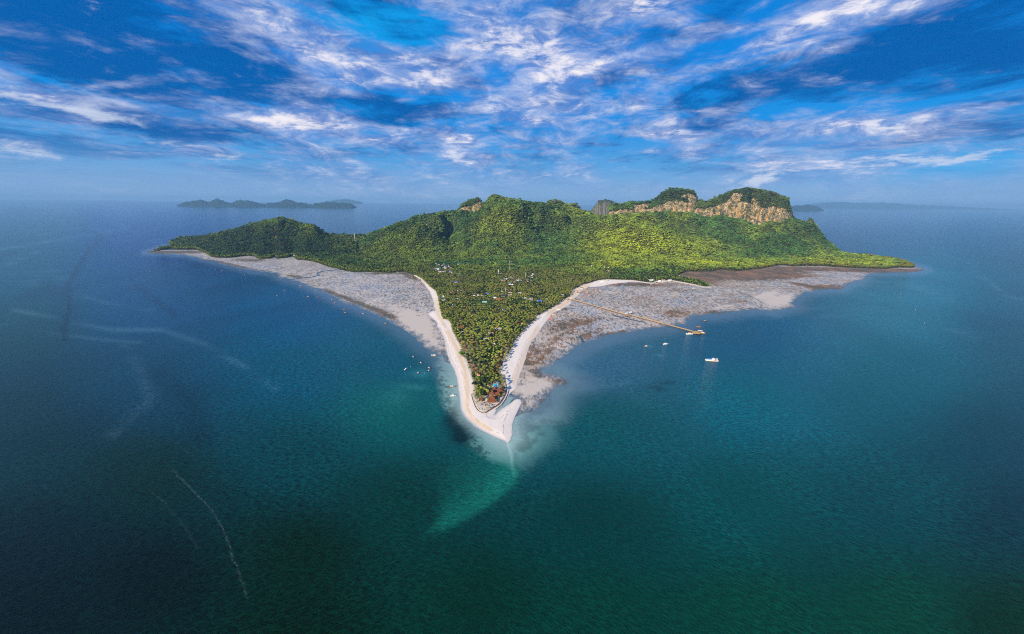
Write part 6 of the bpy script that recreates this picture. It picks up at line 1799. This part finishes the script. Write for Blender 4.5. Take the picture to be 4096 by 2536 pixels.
m = MB(); m.tube([(-5, 0, 8.4), (-5, 0, 14)], [.22, .1], 6); m.bar((-5, -1.6, 12), (-5, 1.6, 12), .18); link('mast', m.mesh('mast'), m_white, db)
m = MB(); m.bar((-12, -3.4, 2.4), (-13, -2.8, 8.5), .5); m.bar((-12, 3.4, 2.4), (-13, 2.8, 8.5), .5); m.bar((-13, -2.8, 8.5), (-13, 2.8, 8.5), .5)
m.bar((-18, -3.2, 2.4), (-17, -2.8, 8.5), .5); m.bar((-18, 3.2, 2.4), (-17, 2.8, 8.5), .5); m.bar((-17, -2.8, 8.5), (-17, 2.8, 8.5), .5); m.bar((-13, -2.8, 8.5), (-17, -2.8, 8.5), .5); m.bar((-13, 2.8, 8.5), (-17, 2.8, 8.5), .5)
link('stern_frame', m.mesh('stern_frame'), m_white, db)
for k, (x, y) in enumerate([(1643, 1466), (1698, 1492), (1764, 1527), (3602, 1177), (3662, 1238), (3699, 1290)]):
    gx, gy = put(x, y, .3)
    m = MB(); m.tube([(0, 0, -.5), (0, 0, .2), (0, 0, .9)], [.5, .8, .3], 8)
    o = link('mooring_buoy', m.mesh('mooring_buoy'), m_white, None, (gx, gy, 0))
    tag(o, ['small white buoy above the pale sand patch on the left', 'small white buoy on the pale sand patch on the left', 'small white buoy at the edge of the left shallows', 'tiny white float highest of three in the right water', 'tiny white float in the middle of three in the right water', 'tiny white float lowest of three in the right water'][k], 'buoy', 'mooring buoys')

# ------------------------------------------------------------------ masts and lone trees
def tower(x, yb, yt, label, solid, w=3.0):
    Yd = None
    gx, gy = (float(v) for v in ground(x, yb, 3))
    for _ in range(6):
        z_ = float(height_at(gx, gy)); g2x, g2y = ground(x, yb, z_ + 2); gx, gy = gx * .5 + float(g2x) * .5, gy * .5 + float(g2y) * .5
    z_ = float(height_at(gx, gy))
    _, Zt = at_depth(x, yt, gy); hgt = float(Zt) - z_
    root = bpy.data.objects.new('mast', None); COL.objects.link(root); root.location = (gx, gy, z_ - 1); tag(root, label, 'mast')
    m = MB()
    if solid: m.tube([(0, 0, 0), (0, 0, hgt)], [w / 2, w / 2 * .7], 8); link('column', m.mesh('column'), m_white, root)
    else:
        c4 = [(-1, -1), (1, -1), (1, 1), (-1, 1)]
        for k in range(4):
            a = c4[k]; b_ = c4[(k + 1) % 4]
            m.bar((a[0] * w / 2, a[1] * w / 2, 0), (a[0] * w / 5, a[1] * w / 5, hgt), .35)
            for j in range(8):
                t0, t1 = j / 8, (j + 1) / 8; s0, s1 = w / 2 + (w / 5 - w / 2) * t0, w / 2 + (w / 5 - w / 2) * t1
                m.bar((a[0] * s0, a[1] * s0, hgt * t0), (b_[0] * s1, b_[1] * s1, hgt * t1), .2)
        link('lattice', m.mesh('lattice'), m_white, root)
        m = MB()
        for zz in (.97, .9): m.box(-w * .35, w * .35, -w * .35, w * .35, hgt * zz, hgt * zz + 2)
        link('antenna', m.mesh('antenna'), m_white, root)


tower(1421, 966, 931, 'tall pale mast on the saddle between headland and main hills', True, 4.5)
tower(2039, 1088, 1043, 'lattice radio mast in the green clearing behind the village', False, 5)
tower(1994, 1094, 1078, 'short white column tower in the upper palm forest', True, 5)
tower(2364, 1075, 1060, 'small lattice mast at the foot of the sunlit hill', False, 4)
tower(2101, 1115, 1090, 'thin white mast among the houses of the upper palms', True, 2.0)
tower(2022, 1172, 1150, 'thin pale pole by the square two storey building', True, 1.6)


def lone_tree(x, y, s, tn, label, v=0):
    gx, gy = (float(q) for q in ground(x, y, 8))
    for _ in range(8):
        z_ = float(height_at(gx, gy)); g2x, g2y = ground(x, y, z_ + 6 * s); gx, gy = gx * .5 + float(g2x) * .5, gy * .5 + float(g2y) * .5
    z_ = float(height_at(gx, gy))
    add_tree(gx, gy, z_ - 1, s, x % 6, tn, v, label, None, 'lone_tree')


for k, (x, y, s_, tn, lb) in enumerate([(2870, 969, 1.9, (0.30, 0.22, 0.02), 'yellow flat crowned tree on the right hillside'), (2940, 985, 1.3, (0.26, 0.12, 0.04), 'small russet tree right of the yellow flat crowned one'), (3235, 983, 1.6, (0.26, 0.12, 0.03), 'russet tree on the slope beneath the right cliffs'),
 (1125, 925, 1.8, (0.22, 0.12, 0.08), 'pinkish bare tree near the top of the left headland'), (1146, 938, 1.6, (0.34, 0.20, 0.05), 'orange tree on the right flank of the left headland'), (1102, 944, 1.3, (0.30, 0.19, 0.05), 'orange tree left of the brighter one on the left headland'), (982, 900, 1.6, (0.20, 0.12, 0.07), 'brown bare tree on the left ridge line of the headland'),
 (956, 908, 1.3, (0.18, 0.12, 0.08), 'smaller brown tree at the lower left end of the ridge line'), (1050, 900, 1.5, (0.20, 0.13, 0.05), 'olive brown tree under the ridge line of the headland'), (1838, 1005, 1.9, (0.22, 0.22, 0.16), 'tall grey leafless tree at the foot of the central hill'), (1925, 935, 1.6, (0.30, 0.17, 0.10), 'pink barked tree on the central hillside'),
 (2990, 943, 1.2, (0.30, 0.28, 0.24), 'pale dead tree beneath the big cliff'), (3412, 1003, 1.1, (0.03, 0.06, 0.02), 'lone dark tree sticking up from the right spit')]):
    lone_tree(x, y, s_, tn, lb, k % 5)
